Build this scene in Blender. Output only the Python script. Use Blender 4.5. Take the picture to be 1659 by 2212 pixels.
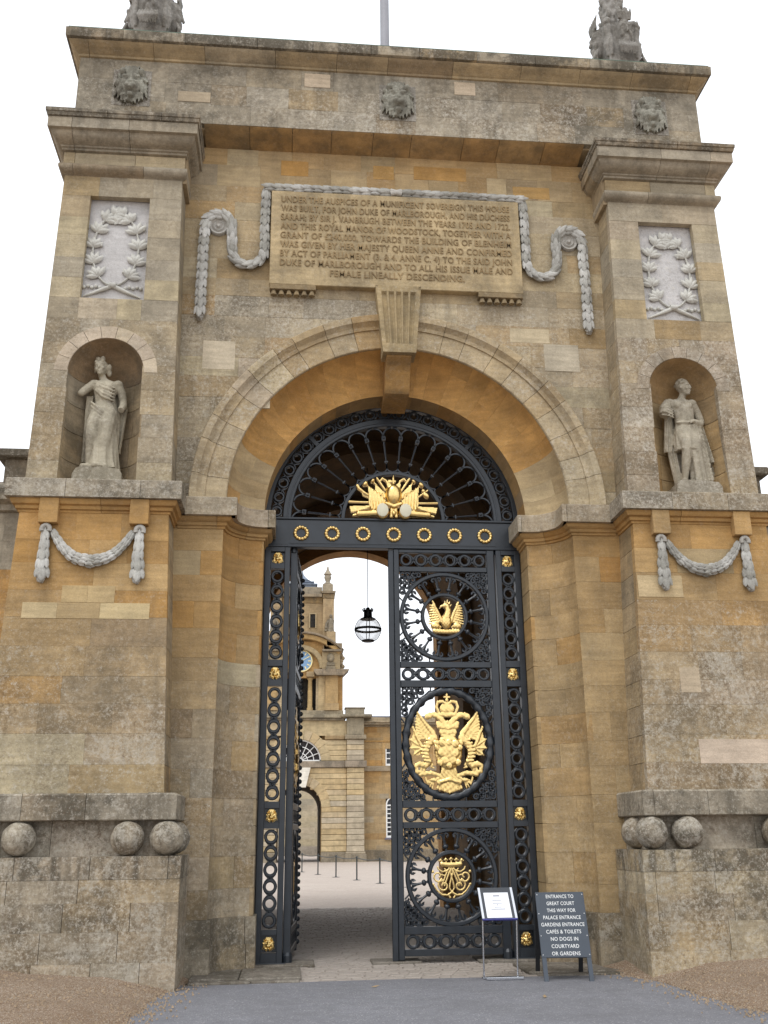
import bpy, bmesh, math, random
import numpy as np
from mathutils import Matrix, Vector, Euler

random.seed(11)
S = bpy.context.scene
for o in list(bpy.data.objects):
    bpy.data.objects.remove(o)
R_ = math.radians
PI = math.pi

# ------------------------------------------------------------------ camera
cam_d = bpy.data.cameras.new('camera')
cam = bpy.data.objects.new('camera', cam_d)
S.collection.objects.link(cam)
S.camera = cam
cam_d.sensor_fit = 'VERTICAL'
cam_d.sensor_height = 24.0
cam_d.lens = 24.0 * 2121.6 / 2212.0
cam_d.clip_start = 0.1
cam_d.clip_end = 5000
cam.matrix_world = (Matrix.Translation((-1.5033, -13.1209, 1.6)) @ Matrix.Rotation(-0.0963, 4, 'Z')
                    @ Matrix.Rotation(PI / 2 + 0.3191, 4, 'X') @ Matrix.Rotation(-0.0108, 4, 'Z'))
S.render.resolution_x = 768
S.render.resolution_y = 1024

# ------------------------------------------------------------------ overcast sky, weak soft sun
SUN_EL, SUN_AZ = R_(60), R_(212)          # azimuth clockwise from +Y; from the front left
w = bpy.data.worlds.new('World')
S.world = w
w.use_nodes = True
nt = w.node_tree
nt.nodes.clear()
sky = nt.nodes.new('ShaderNodeTexSky')
sky.sky_type = 'NISHITA'
sky.sun_disc = False
sky.sun_elevation = SUN_EL
sky.sun_rotation = SUN_AZ
sky.dust_density = 4.0
hs = nt.nodes.new('ShaderNodeHueSaturation')
hs.inputs['Saturation'].default_value = 0.12
mixw = nt.nodes.new('ShaderNodeMix')
mixw.data_type = 'RGBA'
mixw.inputs[0].default_value = 0.82
mixw.inputs[7].default_value = (15.9, 16.5, 17.4, 1)     # the even white cloud layer
bg = nt.nodes.new('ShaderNodeBackground')
bg.inputs['Strength'].default_value = 0.10
wo = nt.nodes.new('ShaderNodeOutputWorld')
nt.links.new(sky.outputs[0], hs.inputs['Color'])
nt.links.new(hs.outputs[0], mixw.inputs[6])
nt.links.new(mixw.outputs[2], bg.inputs['Color'])
nt.links.new(bg.outputs[0], wo.inputs['Surface'])

sd = bpy.data.lights.new('sun', 'SUN')
sd.energy = 1.2
sd.angle = R_(25)
sd.color = (1.0, 0.99, 0.97)
sun = bpy.data.objects.new('sun', sd)
S.collection.objects.link(sun)
sdir = Vector((math.sin(SUN_AZ) * math.cos(SUN_EL), math.cos(SUN_AZ) * math.cos(SUN_EL), math.sin(SUN_EL)))
sun.rotation_euler = sdir.to_track_quat('Z', 'Y').to_euler()

S.view_settings.view_transform = 'Standard'
S.view_settings.look = 'None'
S.view_settings.exposure = 0.0
S.view_settings.gamma = 1.0

# ------------------------------------------------------------------ helpers
COL = S.collection


def lin(r, g, b, k=1.0):
    def f(c):
        c /= 255.0
        return c / 12.92 if c <= 0.04045 else ((c + 0.055) / 1.055) ** 2.4
    return (f(r) * k, f(g) * k, f(b) * k)


class MB:
    """collects shapes for one mesh object"""

    def __init__(self):
        self.v = []
        self.f = []

    def add(self, vs, fs, M=None):
        n = len(self.v)
        if M is not None:
            vs = [tuple(M @ Vector(p)) for p in vs]
        self.v += [tuple(p) for p in vs]
        self.f += [tuple(i + n for i in q) for q in fs]
        return self

    def box(self, x0, x1, y0, y1, z0, z1, M=None, ch=0.0):
        if ch <= 0:
            vs = [(x, y, z) for z in (z0, z1) for y in (y0, y1) for x in (x0, x1)]
            fs = [(0, 2, 3, 1), (4, 5, 7, 6), (0, 1, 5, 4), (2, 6, 7, 3), (0, 4, 6, 2), (1, 3, 7, 5)]
            return self.add(vs, fs, M)
        bm = bmesh.new()
        bmesh.ops.create_cube(bm, size=1)
        for q in bm.verts:
            q.co = ((x0 + x1) / 2 + q.co.x * (x1 - x0), (y0 + y1) / 2 + q.co.y * (y1 - y0), (z0 + z1) / 2 + q.co.z * (z1 - z0))
        bmesh.ops.bevel(bm, geom=list(bm.edges), offset=ch, segments=1, affect='EDGES', profile=0.5)
        self.bm(bm, M)
        return self

    def bm(self, bm, M=None):
        bm.verts.index_update()
        self.add([q.co[:] for q in bm.verts], [[q.index for q in f.verts] for f in bm.faces], M)
        bm.free()
        return self

    def tube(self, pts, r, n=8, M=None, cap=True, flat=1.0, up=None):
        """round bar through points; r a number or one per point"""
        pts = [Vector(p) for p in pts]
        m = len(pts)
        rr = r if isinstance(r, (list, tuple)) else [r] * m
        vs, fs = [], []
        prev = None
        for i, p in enumerate(pts):
            t = (pts[min(i + 1, m - 1)] - pts[max(i - 1, 0)])
            t = t.normalized() if t.length > 1e-9 else Vector((0, 0, 1))
            a = Vector(up) if up else (prev if prev is not None else (Vector((0, 1, 0)) if abs(t.y) < 0.9 else Vector((1, 0, 0))))
            a = a - t * a.dot(t)
            if a.length < 1e-6:
                a = t.orthogonal()
            a.normalize()
            prev = a
            b = t.cross(a)
            for k in range(n):
                an = 2 * PI * k / n
                vs.append(p + (a * (math.cos(an) * flat) + b * math.sin(an)) * rr[i])
        for i in range(m - 1):
            for k in range(n):
                k2 = (k + 1) % n
                fs.append((i * n + k, i * n + k2, (i + 1) * n + k2, (i + 1) * n + k))
        if cap:
            fs.append(tuple(range(n - 1, -1, -1)))
            fs.append(tuple((m - 1) * n + k for k in range(n)))
        return self.add(vs, fs, M)

    def lathe(self, prof, n=16, M=None, sx=1.0, sy=1.0, fold=None):
        """profile of (r, z) turned about Z"""
        vs, fs = [], []
        m = len(prof)
        for i, (r, z) in enumerate(prof):
            for k in range(n):
                a = 2 * PI * k / n
                q = r * (1 + (fold(a, i / (m - 1)) if fold else 0))
                vs.append((q * math.cos(a) * sx, q * math.sin(a) * sy, z))
        for i in range(m - 1):
            for k in range(n):
                k2 = (k + 1) % n
                fs.append((i * n + k, i * n + k2, (i + 1) * n + k2, (i + 1) * n + k))
        fs.append(tuple(range(n - 1, -1, -1)))
        fs.append(tuple((m - 1) * n + k for k in range(n)))
        return self.add(vs, fs, M)

    def ball(self, c, rx, ry=None, rz=None, n=12, m=8, M=None):
        ry = rx if ry is None else ry
        rz = rx if rz is None else rz
        vs, fs = [(c[0], c[1], c[2] - rz)], []
        for i in range(1, m):
            t = PI * i / m - PI / 2
            for k in range(n):
                a = 2 * PI * k / n
                vs.append((c[0] + rx * math.cos(t) * math.cos(a), c[1] + ry * math.cos(t) * math.sin(a), c[2] + rz * math.sin(t)))
        vs.append((c[0], c[1], c[2] + rz))
        top = len(vs) - 1
        for k in range(n):
            fs.append((0, 1 + (k + 1) % n, 1 + k))
            fs.append((top, top - n + k, top - n + (k + 1) % n))
        for i in range(m - 2):
            for k in range(n):
                k2 = (k + 1) % n
                a = 1 + i * n
                fs.append((a + k, a + k2, a + n + k2, a + n + k))
        return self.add(vs, fs, M)

    def prism(self, poly, y0, y1, M=None):
        """outline in (x, z) given depth from y0 to y1"""
        n = len(poly)
        vs = [(x, y0, z) for x, z in poly] + [(x, y1, z) for x, z in poly]
        fs = [tuple(range(n)), tuple(range(2 * n - 1, n - 1, -1))]
        fs += [(k, n + k, n + (k + 1) % n, (k + 1) % n) for k in range(n)]
        return self.add(vs, fs, M)

    def ring(self, c, ri, ro, y0, y1, n=24, M=None, a0=0.0, a1=2 * PI, b=0.0):
        """flat annulus in the XZ plane around c=(x,z) with depth; b = bevel of the front edge"""
        vs, fs = [], []
        full = abs(a1 - a0 - 2 * PI) < 1e-6
        m = n if full else n + 1
        for k in range(m):
            a = a0 + (a1 - a0) * k / n
            ca, sa = math.cos(a), math.sin(a)
            for r, y in ((ri, y1), (ri, y0 + b), (ri + b, y0), (ro - b, y0), (ro, y0 + b), (ro, y1)):
                vs.append((c[0] + r * ca, y, c[1] + r * sa))
        for k in range(n):
            p, q = k * 6, ((k + 1) % m) * 6
            for j in range(5):
                fs.append((p + j, q + j, q + j + 1, p + j + 1))
            fs.append((p + 5, q + 5, q, p))
        if not full:
            fs.append((0, 1, 2, 3, 4, 5))
            e = (m - 1) * 6
            fs.append((e + 5, e + 4, e + 3, e + 2, e + 1, e))
        return self.add(vs, fs, M)

    def mesh(self, name, mat=None, smooth=None):
        me = bpy.data.meshes.new(name)
        me.from_pydata(self.v, [], self.f)
        if mat:
            me.materials.append(mat)
        if smooth is not None:
            me.shade_smooth()
            if smooth < 179:
                me.set_sharp_from_angle(angle=R_(smooth))
        me.update()
        return me

    def build(self, name, mat, parent=None, color=None, smooth=None, lichen=None, dirt=None, loc=None):
        return place(name, self.mesh(name, mat, smooth), parent, color, lichen, dirt, loc)


def place(name, me, parent=None, color=None, lichen=None, dirt=None, loc=None, M=None):
    o = bpy.data.objects.new(name, me)
    COL.objects.link(o)
    if parent is not None:
        o.parent = parent
    if loc is not None:
        o.location = loc
    if M is not None:
        o.matrix_local = M
    if color is not None:
        o.color = (color[0], color[1], color[2], 1)
    if lichen is not None:
        o['lichen'] = float(lichen)
    if dirt is not None:
        o['dirt'] = float(dirt)
    return o


def thing(name, label, cat, loc=(0, 0, 0), rz=0.0, group=None):
    o = bpy.data.objects.new(name, None)
    COL.objects.link(o)
    o.location = loc
    o.rotation_euler = (0, 0, rz)
    o.empty_display_size = 0.2
    return tag(o, label, cat, group)


def tag(o, label=None, cat=None, group=None, kind=None):
    if label:
        o['label'] = label
    if cat:
        o['category'] = cat
    if group:
        o['group'] = group
    if kind:
        o['kind'] = kind
    return o


def part(name, parent, loc=(0, 0, 0)):
    o = bpy.data.objects.new(name, None)
    COL.objects.link(o)
    o.parent = parent
    o.location = loc
    o.empty_display_size = 0.1
    return o


def copy_tree(o, parent=None):
    c = o.copy()
    COL.objects.link(c)
    c.parent = parent
    for ch in list(o.children):
        copy_tree(ch, c)
    return c


# ------------------------------------------------------------------ materials
def new_mat(name):
    m = bpy.data.materials.new(name)
    m.use_nodes = True
    t = m.node_tree
    t.nodes.clear()
    out = t.nodes.new('ShaderNodeOutputMaterial')
    b = t.nodes.new('ShaderNodeBsdfPrincipled')
    t.links.new(b.outputs[0], out.inputs['Surface'])
    return m, t, b


def N(t, kind, **kw):
    n = t.nodes.new(kind)
    for k, v in kw.items():
        setattr(n, k, v)
    return n


def noise(t, vec, scale, detail=4.0, rough=0.55):
    n = N(t, 'ShaderNodeTexNoise')
    n.inputs['Scale'].default_value = scale
    n.inputs['Detail'].default_value = detail
    n.inputs['Roughness'].default_value = rough
    t.links.new(vec, n.inputs['Vector'])
    return n.outputs['Fac']


def ramp(t, fac, stops):
    r = N(t, 'ShaderNodeValToRGB')
    e = r.color_ramp.elements
    while len(e) < len(stops):
        e.new(0.5)
    for q, (p, c) in zip(e, stops):
        q.position = p
        q.color = (c, c, c, 1) if isinstance(c, (int, float)) else (c[0], c[1], c[2], 1)
    t.links.new(fac, r.inputs['Fac'])
    return r.outputs['Color']


def mix(t, fac, a, b, mode='MIX'):
    n = N(t, 'ShaderNodeMix', data_type='RGBA', blend_type=mode)
    for i, v in ((0, fac), (6, a), (7, b)):
        sock = n.inputs[i]
        if hasattr(v, 'links'):
            t.links.new(v, sock)
        elif isinstance(v, (int, float)):
            sock.default_value = v if i == 0 else (v, v, v, 1)
        else:
            sock.default_value = (v[0], v[1], v[2], 1)
    return n.outputs[2]


def mth(t, op, a, b=None):
    n = N(t, 'ShaderNodeMath', operation=op)
    for s, v in zip(n.inputs, (a, b)):
        if v is None:
            continue
        if hasattr(v, 'links'):
            t.links.new(v, s)
        else:
            s.default_value = v
    return n.outputs[0]


def bump(t, b, h, strength, dist=0.02):
    n = N(t, 'ShaderNodeBump')
    n.inputs['Strength'].default_value = strength
    n.inputs['Distance'].default_value = dist
    t.links.new(h, n.inputs['Height'])
    t.links.new(n.outputs[0], b.inputs['Normal'])


def stone_mat(name, grain=1.0, blotch=1.0, lich_scale=38.0):
    """weathered limestone: the block's own colour, bedding, grime, pits and pale lichen"""
    m, t, b = new_mat(name)
    L = t.links
    geo = N(t, 'ShaderNodeNewGeometry')
    info = N(t, 'ShaderNodeObjectInfo')
    al = N(t, 'ShaderNodeAttribute', attribute_type='OBJECT', attribute_name='lichen')
    ad = N(t, 'ShaderNodeAttribute', attribute_type='OBJECT', attribute_name='dirt')
    P = geo.outputs['Position']
    off = N(t, 'ShaderNodeVectorMath', operation='SCALE')
    comb = N(t, 'ShaderNodeCombineXYZ')
    L.new(info.outputs['Random'], comb.inputs[0])
    L.new(info.outputs['Random'], comb.inputs[2])
    L.new(comb.outputs[0], off.inputs[0])
    off.inputs['Scale'].default_value = 37.0
    addv = N(t, 'ShaderNodeVectorMath', operation='ADD')
    L.new(P, addv.inputs[0])
    L.new(off.outputs[0], addv.inputs[1])
    Pr = addv.outputs[0]                                  # differs from block to block
    st = N(t, 'ShaderNodeMapping')
    st.inputs['Scale'].default_value = (0.5, 0.5, 5.5)
    L.new(Pr, st.inputs['Vector'])
    bed = ramp(t, noise(t, st.outputs[0], 3.0, 3), ((0.3, 0.82), (0.7, 1.14)))
    big = ramp(t, noise(t, Pr, 2.2, 4, 0.62), ((0.25, 0.72), (0.75, 1.22)))
    fine = ramp(t, noise(t, P, 55, 2, 0.7), ((0.2, 0.8), (0.8, 1.18)))
    c = mix(t, 0.8 * blotch, info.outputs['Color'], bed, 'MULTIPLY')
    c = mix(t, 0.9 * blotch, c, big, 'MULTIPLY')
    c = mix(t, 0.7 * grain, c, fine, 'MULTIPLY')
    # grime: soft dark grey-brown clouds that run over several blocks
    g1 = ramp(t, noise(t, P, 1.1, 6, 0.72), ((0.44, 0.0), (0.62, 1.0)))
    sg = N(t, 'ShaderNodeMapping')
    sg.inputs['Scale'].default_value = (3.0, 3.0, 0.5)
    L.new(P, sg.inputs['Vector'])
    g2 = ramp(t, noise(t, sg.outputs[0], 1.6, 3, 0.6), ((0.42, 0.0), (0.7, 1.0)))
    g = mth(t, 'MULTIPLY', mth(t, 'MAXIMUM', g1, mth(t, 'MULTIPLY', g2, 0.8)), ad.outputs['Fac'])
    c = mix(t, mth(t, 'MINIMUM', g, 0.85), c, lin(82, 77, 67))
    # fine mottling where the skin of the stone has gone
    mn = noise(t, P, 21, 4, 0.78)
    amt = mth(t, 'MINIMUM', mth(t, 'ADD', mth(t, 'MULTIPLY', al.outputs['Fac'], 0.80), 0.12), 1.0)
    mzone = ramp(t, noise(t, P, 1.9, 5, 0.75), ((0.36, 0.12), (0.60, 1.0)))
    amt = mth(t, 'MULTIPLY', amt, mzone)
    dk = ramp(t, mn, ((0.40, 1.0), (0.47, 0.0)))
    c = mix(t, mth(t, 'MULTIPLY', mth(t, 'MULTIPLY', dk, amt), 0.62), c, lin(98, 78, 60))
    lt = ramp(t, mn, ((0.53, 0.0), (0.60, 1.0)))
    c = mix(t, mth(t, 'MULTIPLY', mth(t, 'MULTIPLY', lt, amt), 0.50), c, lin(210, 200, 186))
    # pits
    vp = N(t, 'ShaderNodeTexVoronoi')
    vp.inputs['Scale'].default_value = 75
    L.new(P, vp.inputs['Vector'])
    pit_zone = ramp(t, noise(t, P, 6.5, 2, 0.7), ((0.45, 0.0), (0.62, 1.0)))
    pit = mth(t, 'MULTIPLY', ramp(t, vp.outputs['Distance'], ((0.12, 1.0), (0.3, 0.0))), pit_zone)
    pit = mth(t, 'MULTIPLY', pit, mth(t, 'ADD', mth(t, 'MULTIPLY', al.outputs['Fac'], 0.9), 0.15))
    c = mix(t, mth(t, 'MULTIPLY', pit, 0.55), c, lin(70, 58, 44))
    # lichen: clusters of pale crusts
    vl = N(t, 'ShaderNodeTexVoronoi')
    vl.inputs['Scale'].default_value = lich_scale
    wob = N(t, 'ShaderNodeTexNoise')
    wob.inputs['Scale'].default_value = 60
    L.new(P, wob.inputs['Vector'])
    wv = N(t, 'ShaderNodeVectorMath', operation='SCALE')
    L.new(wob.outputs['Color'], wv.inputs[0])
    wv.inputs['Scale'].default_value = 0.03
    wa = N(t, 'ShaderNodeVectorMath', operation='ADD')
    L.new(P, wa.inputs[0])
    L.new(wv.outputs[0], wa.inputs[1])
    L.new(wa.outputs[0], vl.inputs['Vector'])
    sp = N(t, 'ShaderNodeSeparateColor')
    L.new(vl.outputs['Color'], sp.inputs[0])
    spot = ramp(t, vl.outputs['Distance'], ((0.18, 1.0), (0.42, 0.0)))
    zn = noise(t, P, 1.3, 5, 0.75)
    zone = mth(t, 'MULTIPLY', mth(t, 'SUBTRACT', zn, 0.30), al.outputs['Fac'])
    sel = ramp(t, mth(t, 'SUBTRACT', mth(t, 'MULTIPLY', zone, 1.9), sp.outputs[0]), ((0.0, 0.0), (0.25, 1.0)))
    lic = mth(t, 'MULTIPLY', spot, sel)
    cn = mth(t, 'ADD', noise(t, P, 9, 6, 0.85), mth(t, 'MULTIPLY', zone, 0.38))
    crust = ramp(t, cn, ((0.60, 0.0), (0.68, 0.85)))
    crust = mth(t, 'MULTIPLY', crust, mth(t, 'MINIMUM', mth(t, 'MULTIPLY', al.outputs['Fac'], 2.5), 1.0))
    lic = mth(t, 'MAXIMUM', lic, crust)
    lc = mix(t, sp.outputs[1], lin(172, 164, 148), lin(200, 194, 182))
    c = mix(t, mth(t, 'MULTIPLY', lic, 0.55), c, lc)
    L.new(c, b.inputs['Base Color'])
    b.inputs['Roughness'].default_value = 0.92
    b.inputs['Specular IOR Level'].default_value = 0.2
    h = noise(t, P, 18, 5, 0.75)
    bump(t, b, h, 0.7, 0.014)
    return m


def plain_mat(name, color, rough=0.5, metal=0.0, var=0.15, scale=20.0, bmp=0.0, spec=0.5, var_lo=None, coat=0.0):
    m, t, b = new_mat(name)
    geo = N(t, 'ShaderNodeNewGeometry')
    n = noise(t, geo.outputs['Position'], scale, 5, 0.6)
    c = mix(t, 1.0, color, ramp(t, n, ((0.25, 1 - var), (0.75, 1 + var))), 'MULTIPLY')
    t.links.new(c, b.inputs['Base Color'])
    b.inputs['Metallic'].default_value = metal
    b.inputs['Roughness'].default_value = rough
    b.inputs['Specular IOR Level'].default_value = spec
    if coat:
        b.inputs['Coat Weight'].default_value = coat
        b.inputs['Coat Roughness'].default_value = 0.25
    if bmp:
        bump(t, b, noise(t, geo.outputs['Position'], scale * 3, 3), bmp, 0.004)
    return m


M_STONE = stone_mat('limestone')
M_CARVED = stone_mat('carved_limestone', 0.8, 0.5, 60.0)
M_MORTAR = plain_mat('lime_mortar', lin(150, 132, 104), 0.95, var=0.25, scale=9)
M_IRON = plain_mat('blue_black_paint', (0.017, 0.022, 0.029), 0.36, var=0.3, scale=7, spec=0.6, bmp=0.12)
M_GOLD = plain_mat('gilding', (0.86, 0.62, 0.25), 0.28, metal=1.0, var=0.22, scale=30, bmp=0.2)
M_LEAD = plain_mat('grey_lead', lin(110, 120, 135), 0.6, var=0.2, scale=3)
M_WHITE = plain_mat('white_paint', (0.78, 0.78, 0.76), 0.5, var=0.06)
M_GLASS = plain_mat('dark_pane', (0.02, 0.022, 0.026), 0.12, var=0.4, scale=0.8)

# stone colours (sRGB of the clean dry stone)
ORANGE = [(190, 144, 82), (184, 138, 80), (192, 150, 92), (182, 132, 70), (186, 148, 94)]
TAN = [(184, 161, 122), (178, 153, 114), (188, 167, 130), (174, 149, 110)]
CREAM = [(202, 186, 152), (208, 193, 162), (196, 181, 149)]
GREY = [(174, 165, 147), (164, 155, 138), (180, 171, 154), (158, 149, 132)]
BROWN = [(156, 135, 107), (146, 126, 99), (160, 141, 115)]
PINK = [(199, 180, 158), (192, 175, 154), (203, 187, 168)]
KSTONE = 0.92


def pick(mixd):
    """mixd: list of (palette, weight)"""
    x = random.random() * sum(q for _, q in mixd)
    for pal, q in mixd:
        x -= q
        if x <= 0:
            break
    tot = sum(q for _, q in mixd)
    avg = [sum(q * sum(c[i] for c in p) / len(p) for p, q in mixd) / tot for i in range(3)]
    c = random.choice(pal)
    k = random.choice((.15, .2, .3, .4, .6))
    j = random.uniform(0.965, 1.035)
    c = [min(255, (a + (v - a) * k) * j) for a, v in zip(avg, c)]
    return lin(c[0], c[1], c[2], KSTONE)


def vary(col, li):
    """now and then a stone that has been replaced: paler and cleaner"""
    if random.random() < .08:
        return lin(*random.choice(CREAM + TAN), KSTONE * .93), li * .5
    return col, li * random.uniform(.85, 1.12)


# ------------------------------------------------------------------ masonry
GAP = 0.0006
CH = 0.0012


def inset(poly, d):
    n = len(poly)
    out = []
    for i in range(n):
        p0, p1, p2 = poly[i - 1], poly[i], poly[(i + 1) % n]
        e1 = (p1[0] - p0[0], p1[1] - p0[1])
        e2 = (p2[0] - p1[0], p2[1] - p1[1])
        l1 = math.hypot(*e1) or 1e-9
        l2 = math.hypot(*e2) or 1e-9
        n1 = (-e1[1] / l1, e1[0] / l1)
        n2 = (-e2[1] / l2, e2[0] / l2)
        k = 1 + n1[0] * n2[0] + n1[1] * n2[1]
        k = max(k, 0.35)
        out.append((p1[0] + d * (n1[0] + n2[0]) / k, p1[1] + d * (n1[1] + n2[1]) / k))
    return out


def slab(poly, mp, depth, proud=0.0, gap=GAP, ch=CH):
    """one stone: outline in (s, z), counter-clockwise; mp(s, z, d) puts it in space, d = outward"""
    a = inset(poly, gap)
    b = inset(poly, gap + ch)
    n = len(poly)
    vs = [mp(s, z, proud) for s, z in b] + [mp(s, z, proud - ch) for s, z in a] + [mp(s, z, -depth) for s, z in a]
    fs = [tuple(range(n))]
    for k in range(n):
        k2 = (k + 1) % n
        fs.append((n + k, n + k2, k2, k))
        fs.append((2 * n + k, 2 * n + k2, n + k2, n + k))
    q = MB()
    q.add(vs, fs)
    return q


def slab_curved(s0, s1, z0, z1, mp, depth, n=6, proud=0.0, gap=GAP, ch=CH):
    """one stone on a surface that curves along s"""
    s0 += gap
    s1 -= gap
    z0 += gap
    z1 -= gap
    q = MB()
    vs, fs = [], []
    rows = ((z0, -depth, 0), (z0, proud - ch, 0), (z0 + ch, proud, ch), (z1 - ch, proud, ch), (z1, proud - ch, 0), (z1, -depth, 0))
    for k in range(n + 1):
        s = s0 + (s1 - s0) * k / n
        for z, d, c in rows:
            vs.append(mp(min(max(s, s0 + c), s1 - c), z, d))
    for k in range(n):
        for j in range(5):
            fs.append((k * 6 + j, (k + 1) * 6 + j, (k + 1) * 6 + j + 1, k * 6 + j + 1))
    fs.append((0, 1, 2, 3, 4, 5))
    e = n * 6
    fs.append((e + 5, e + 4, e + 3, e + 2, e + 1, e))
    return q.add(vs, fs)


def cuts(a, b, lo, hi, shift=False):
    """joint positions along a course"""
    n = max(1, round((b - a) / random.uniform(lo, hi)))
    xs = [a + (b - a) * k / n for k in range(n + 1)]
    w_ = (b - a) / n
    for k in range(1, n):
        xs[k] += random.uniform(-0.22, 0.22) * w_
    return xs


def courses(z0, z1, h):
    n = max(1, round((z1 - z0) / h))
    zs = [z0 + (z1 - z0) * k / n for k in range(n + 1)]
    for k in range(1, n):
        zs[k] += random.uniform(-0.03, 0.03)
    return zs


def sweep(path, prof, ax=1.0, closed_back=None):
    """moulding: profile (offset, z) carried along a plan path (x, y); offset is to the right of travel"""
    n = len(path)
    offs = []
    for i in range(n):
        def nrm(p, q):
            dx, dy = q[0] - p[0], q[1] - p[1]
            l = math.hypot(dx, dy) or 1e-9
            return (dy / l, -dx / l)
        if i == 0:
            m = nrm(path[0], path[1])
            k = 1
        elif i == n - 1:
            m = nrm(path[-2], path[-1])
            k = 1
        else:
            a, b = nrm(path[i - 1], path[i]), nrm(path[i], path[i + 1])
            k = 1 + a[0] * b[0] + a[1] * b[1]
            m = ((a[0] + b[0]) / max(k, .3), (a[1] + b[1]) / max(k, .3))
        offs.append((m[0] * ax, m[1]))
    return offs


def sweep_stones(path, prof, name, parent, mat, colf, ax=1.0, step=0.9, back=0.15, lichen=0.4, dirt=0.4, gap=0.003, curved=False):
    """the moulding cut into stones along its length"""
    offs = sweep(path, prof, ax)
    L = [0.0]
    for p, q in zip(path, path[1:]):
        L.append(L[-1] + math.hypot(q[0] - p[0], q[1] - p[1]))

    def at(s):
        for i in range(len(path) - 1):
            if s <= L[i + 1] + 1e-9:
                f = (s - L[i]) / max(L[i + 1] - L[i], 1e-9)
                p, q = path[i], path[i + 1]
                if f < 1e-5:
                    o = offs[i]
                elif f > 1 - 1e-5:
                    o = offs[i + 1]
                else:
                    l = math.hypot(q[0] - p[0], q[1] - p[1])
                    o = ((q[1] - p[1]) / l * ax, -(q[0] - p[0]) / l)
                return (p[0] + (q[0] - p[0]) * f, p[1] + (q[1] - p[1]) * f), o
        return path[-1], offs[-1]
    n = max(1, round(L[-1] / step))
    cs = [L[-1] * k / n for k in range(n + 1)]
    for k in range(1, n):
        cs[k] += random.uniform(-0.15, 0.15) * step
        for l in L[1:-1]:
            if abs(cs[k] - l) < 0.12 and not curved:
                cs[k] = l + (0.14 if cs[k] > l else -0.14)
    P = [(-back, prof[0][1])] + list(prof) + [(-back, prof[-1][1])]
    m = len(P)
    for a, b in zip(cs, cs[1:]):
        ss = [a + gap] + [l for l in L if a + 0.02 < l < b - 0.02] + [b - gap]
        vs, fs = [], []
        for s in ss:
            p, o = at(s)
            for d, z in P:
                vs.append((p[0] + o[0] * d, p[1] + o[1] * d, z))
        for k in range(len(ss) - 1):
            for j in range(m - 1):
                fs.append((k * m + j, k * m + j + 1, (k + 1) * m + j + 1, (k + 1) * m + j))
            fs.append((k * m + m - 1, k * m, (k + 1) * m, (k + 1) * m + m - 1))
        fs.append(tuple(range(m)))
        fs.append(tuple(range(len(ss) * m - 1, (len(ss) - 1) * m - 1, -1)))
        q = MB()
        q.add(vs, fs)
        q.build(name, mat, parent, color=colf(), lichen=lichen * random.uniform(.85, 1.15), dirt=dirt * random.uniform(.8, 1.2), smooth=35)

# ================================================================== THE GATEHOUSE
gate = thing('gatehouse', 'tall tapering honey-coloured stone gateway with a great arch, statue niches and an inscribed tablet', 'gatehouse', (0, 0, 0))


def mp_flat(s, xin0, xin1, xout0, xout1, z0, z1, y0, y1, off=0.0):
    """front of a tapering pier: u runs 0..1 from its left edge to its right edge as seen"""
    def f(u, z, d):
        t = (z - z0) / (z1 - z0)
        a = xin0 + (xin1 - xin0) * t
        b = xout0 + (xout1 - xout0) * t
        x = a + (b - a) * u
        return (s * x, y0 + (y1 - y0) * t - d, z)
    return f


def row_poly(a, b, z0, z1, cx, cz, rad, n=14):
    """rectangle a..b x z0..z1 with the disc (cx, cz, rad) taken out; lies wholly on one side of cx"""
    rgt = (a + b) / 2 > cx
    pts = []
    for k in range(n + 1):
        z = z0 + (z1 - z0) * k / n
        lo, hi = a, b
        if abs(z - cz) < rad:
            e = math.sqrt(rad * rad - (z - cz) ** 2)
            if rgt:
                lo = max(a, cx + e)
            else:
                hi = min(b, cx - e)
        if hi - lo > 0.006:
            pts.append((lo, hi, z))
    if len(pts) < 2:
        return None
    if rgt:
        out = [(pts[0][1], pts[0][2]), (pts[-1][1], pts[-1][2])] + [(p[0], p[2]) for p in reversed(pts)]
    else:
        out = [(pts[0][0], pts[0][2])] + [(p[1], p[2]) for p in pts] + [(pts[-1][0], pts[-1][2])]
    # drop collinear points
    q = []
    for i, p in enumerate(out):
        p0, p2 = out[i - 1], out[(i + 1) % len(out)]
        if abs((p[0] - p0[0]) * (p2[1] - p[1]) - (p[1] - p0[1]) * (p2[0] - p[0])) > 1e-7:
            q.append(p)
    return q if len(q) > 2 else None


def mpath(path, s):
    return [(x, y) for x, y in path] if s > 0 else [(-x, y) for x, y in reversed(path)]


def stone(q, name, parent, color, lichen, dirt, smooth=None):
    return q.build(name, M_STONE, parent, color=color, lichen=lichen, dirt=dirt, smooth=smooth)


# ---------------- cores of mortar behind the facing
AZ = 6.08                      # centre height of the great arch
# piers and wall cores
for s in (-1, 1):
    core = MB()
    core.prism([(s * 2.80, -0.3), (s * 5.6, -0.3), (s * 5.6, 1.40), (s * 2.80, 1.40)][::s], -0.97, 0.9)     # plinth
    core.prism([(s * 3.07, 1.40), (s * 5.3, 1.40), (s * 5.00, 5.75), (s * 3.22, 5.75)][::s], -0.55, 0.9)
    core.prism([(s * 2.56, -0.1), (s * 3.3, -0.1), (s * 3.3, 5.7), (s * 2.56, 5.7)][::s], 0.10, 0.9)
    core.build('wall_core', M_MORTAR, gate)


wall = part('main_wall', gate)


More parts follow.
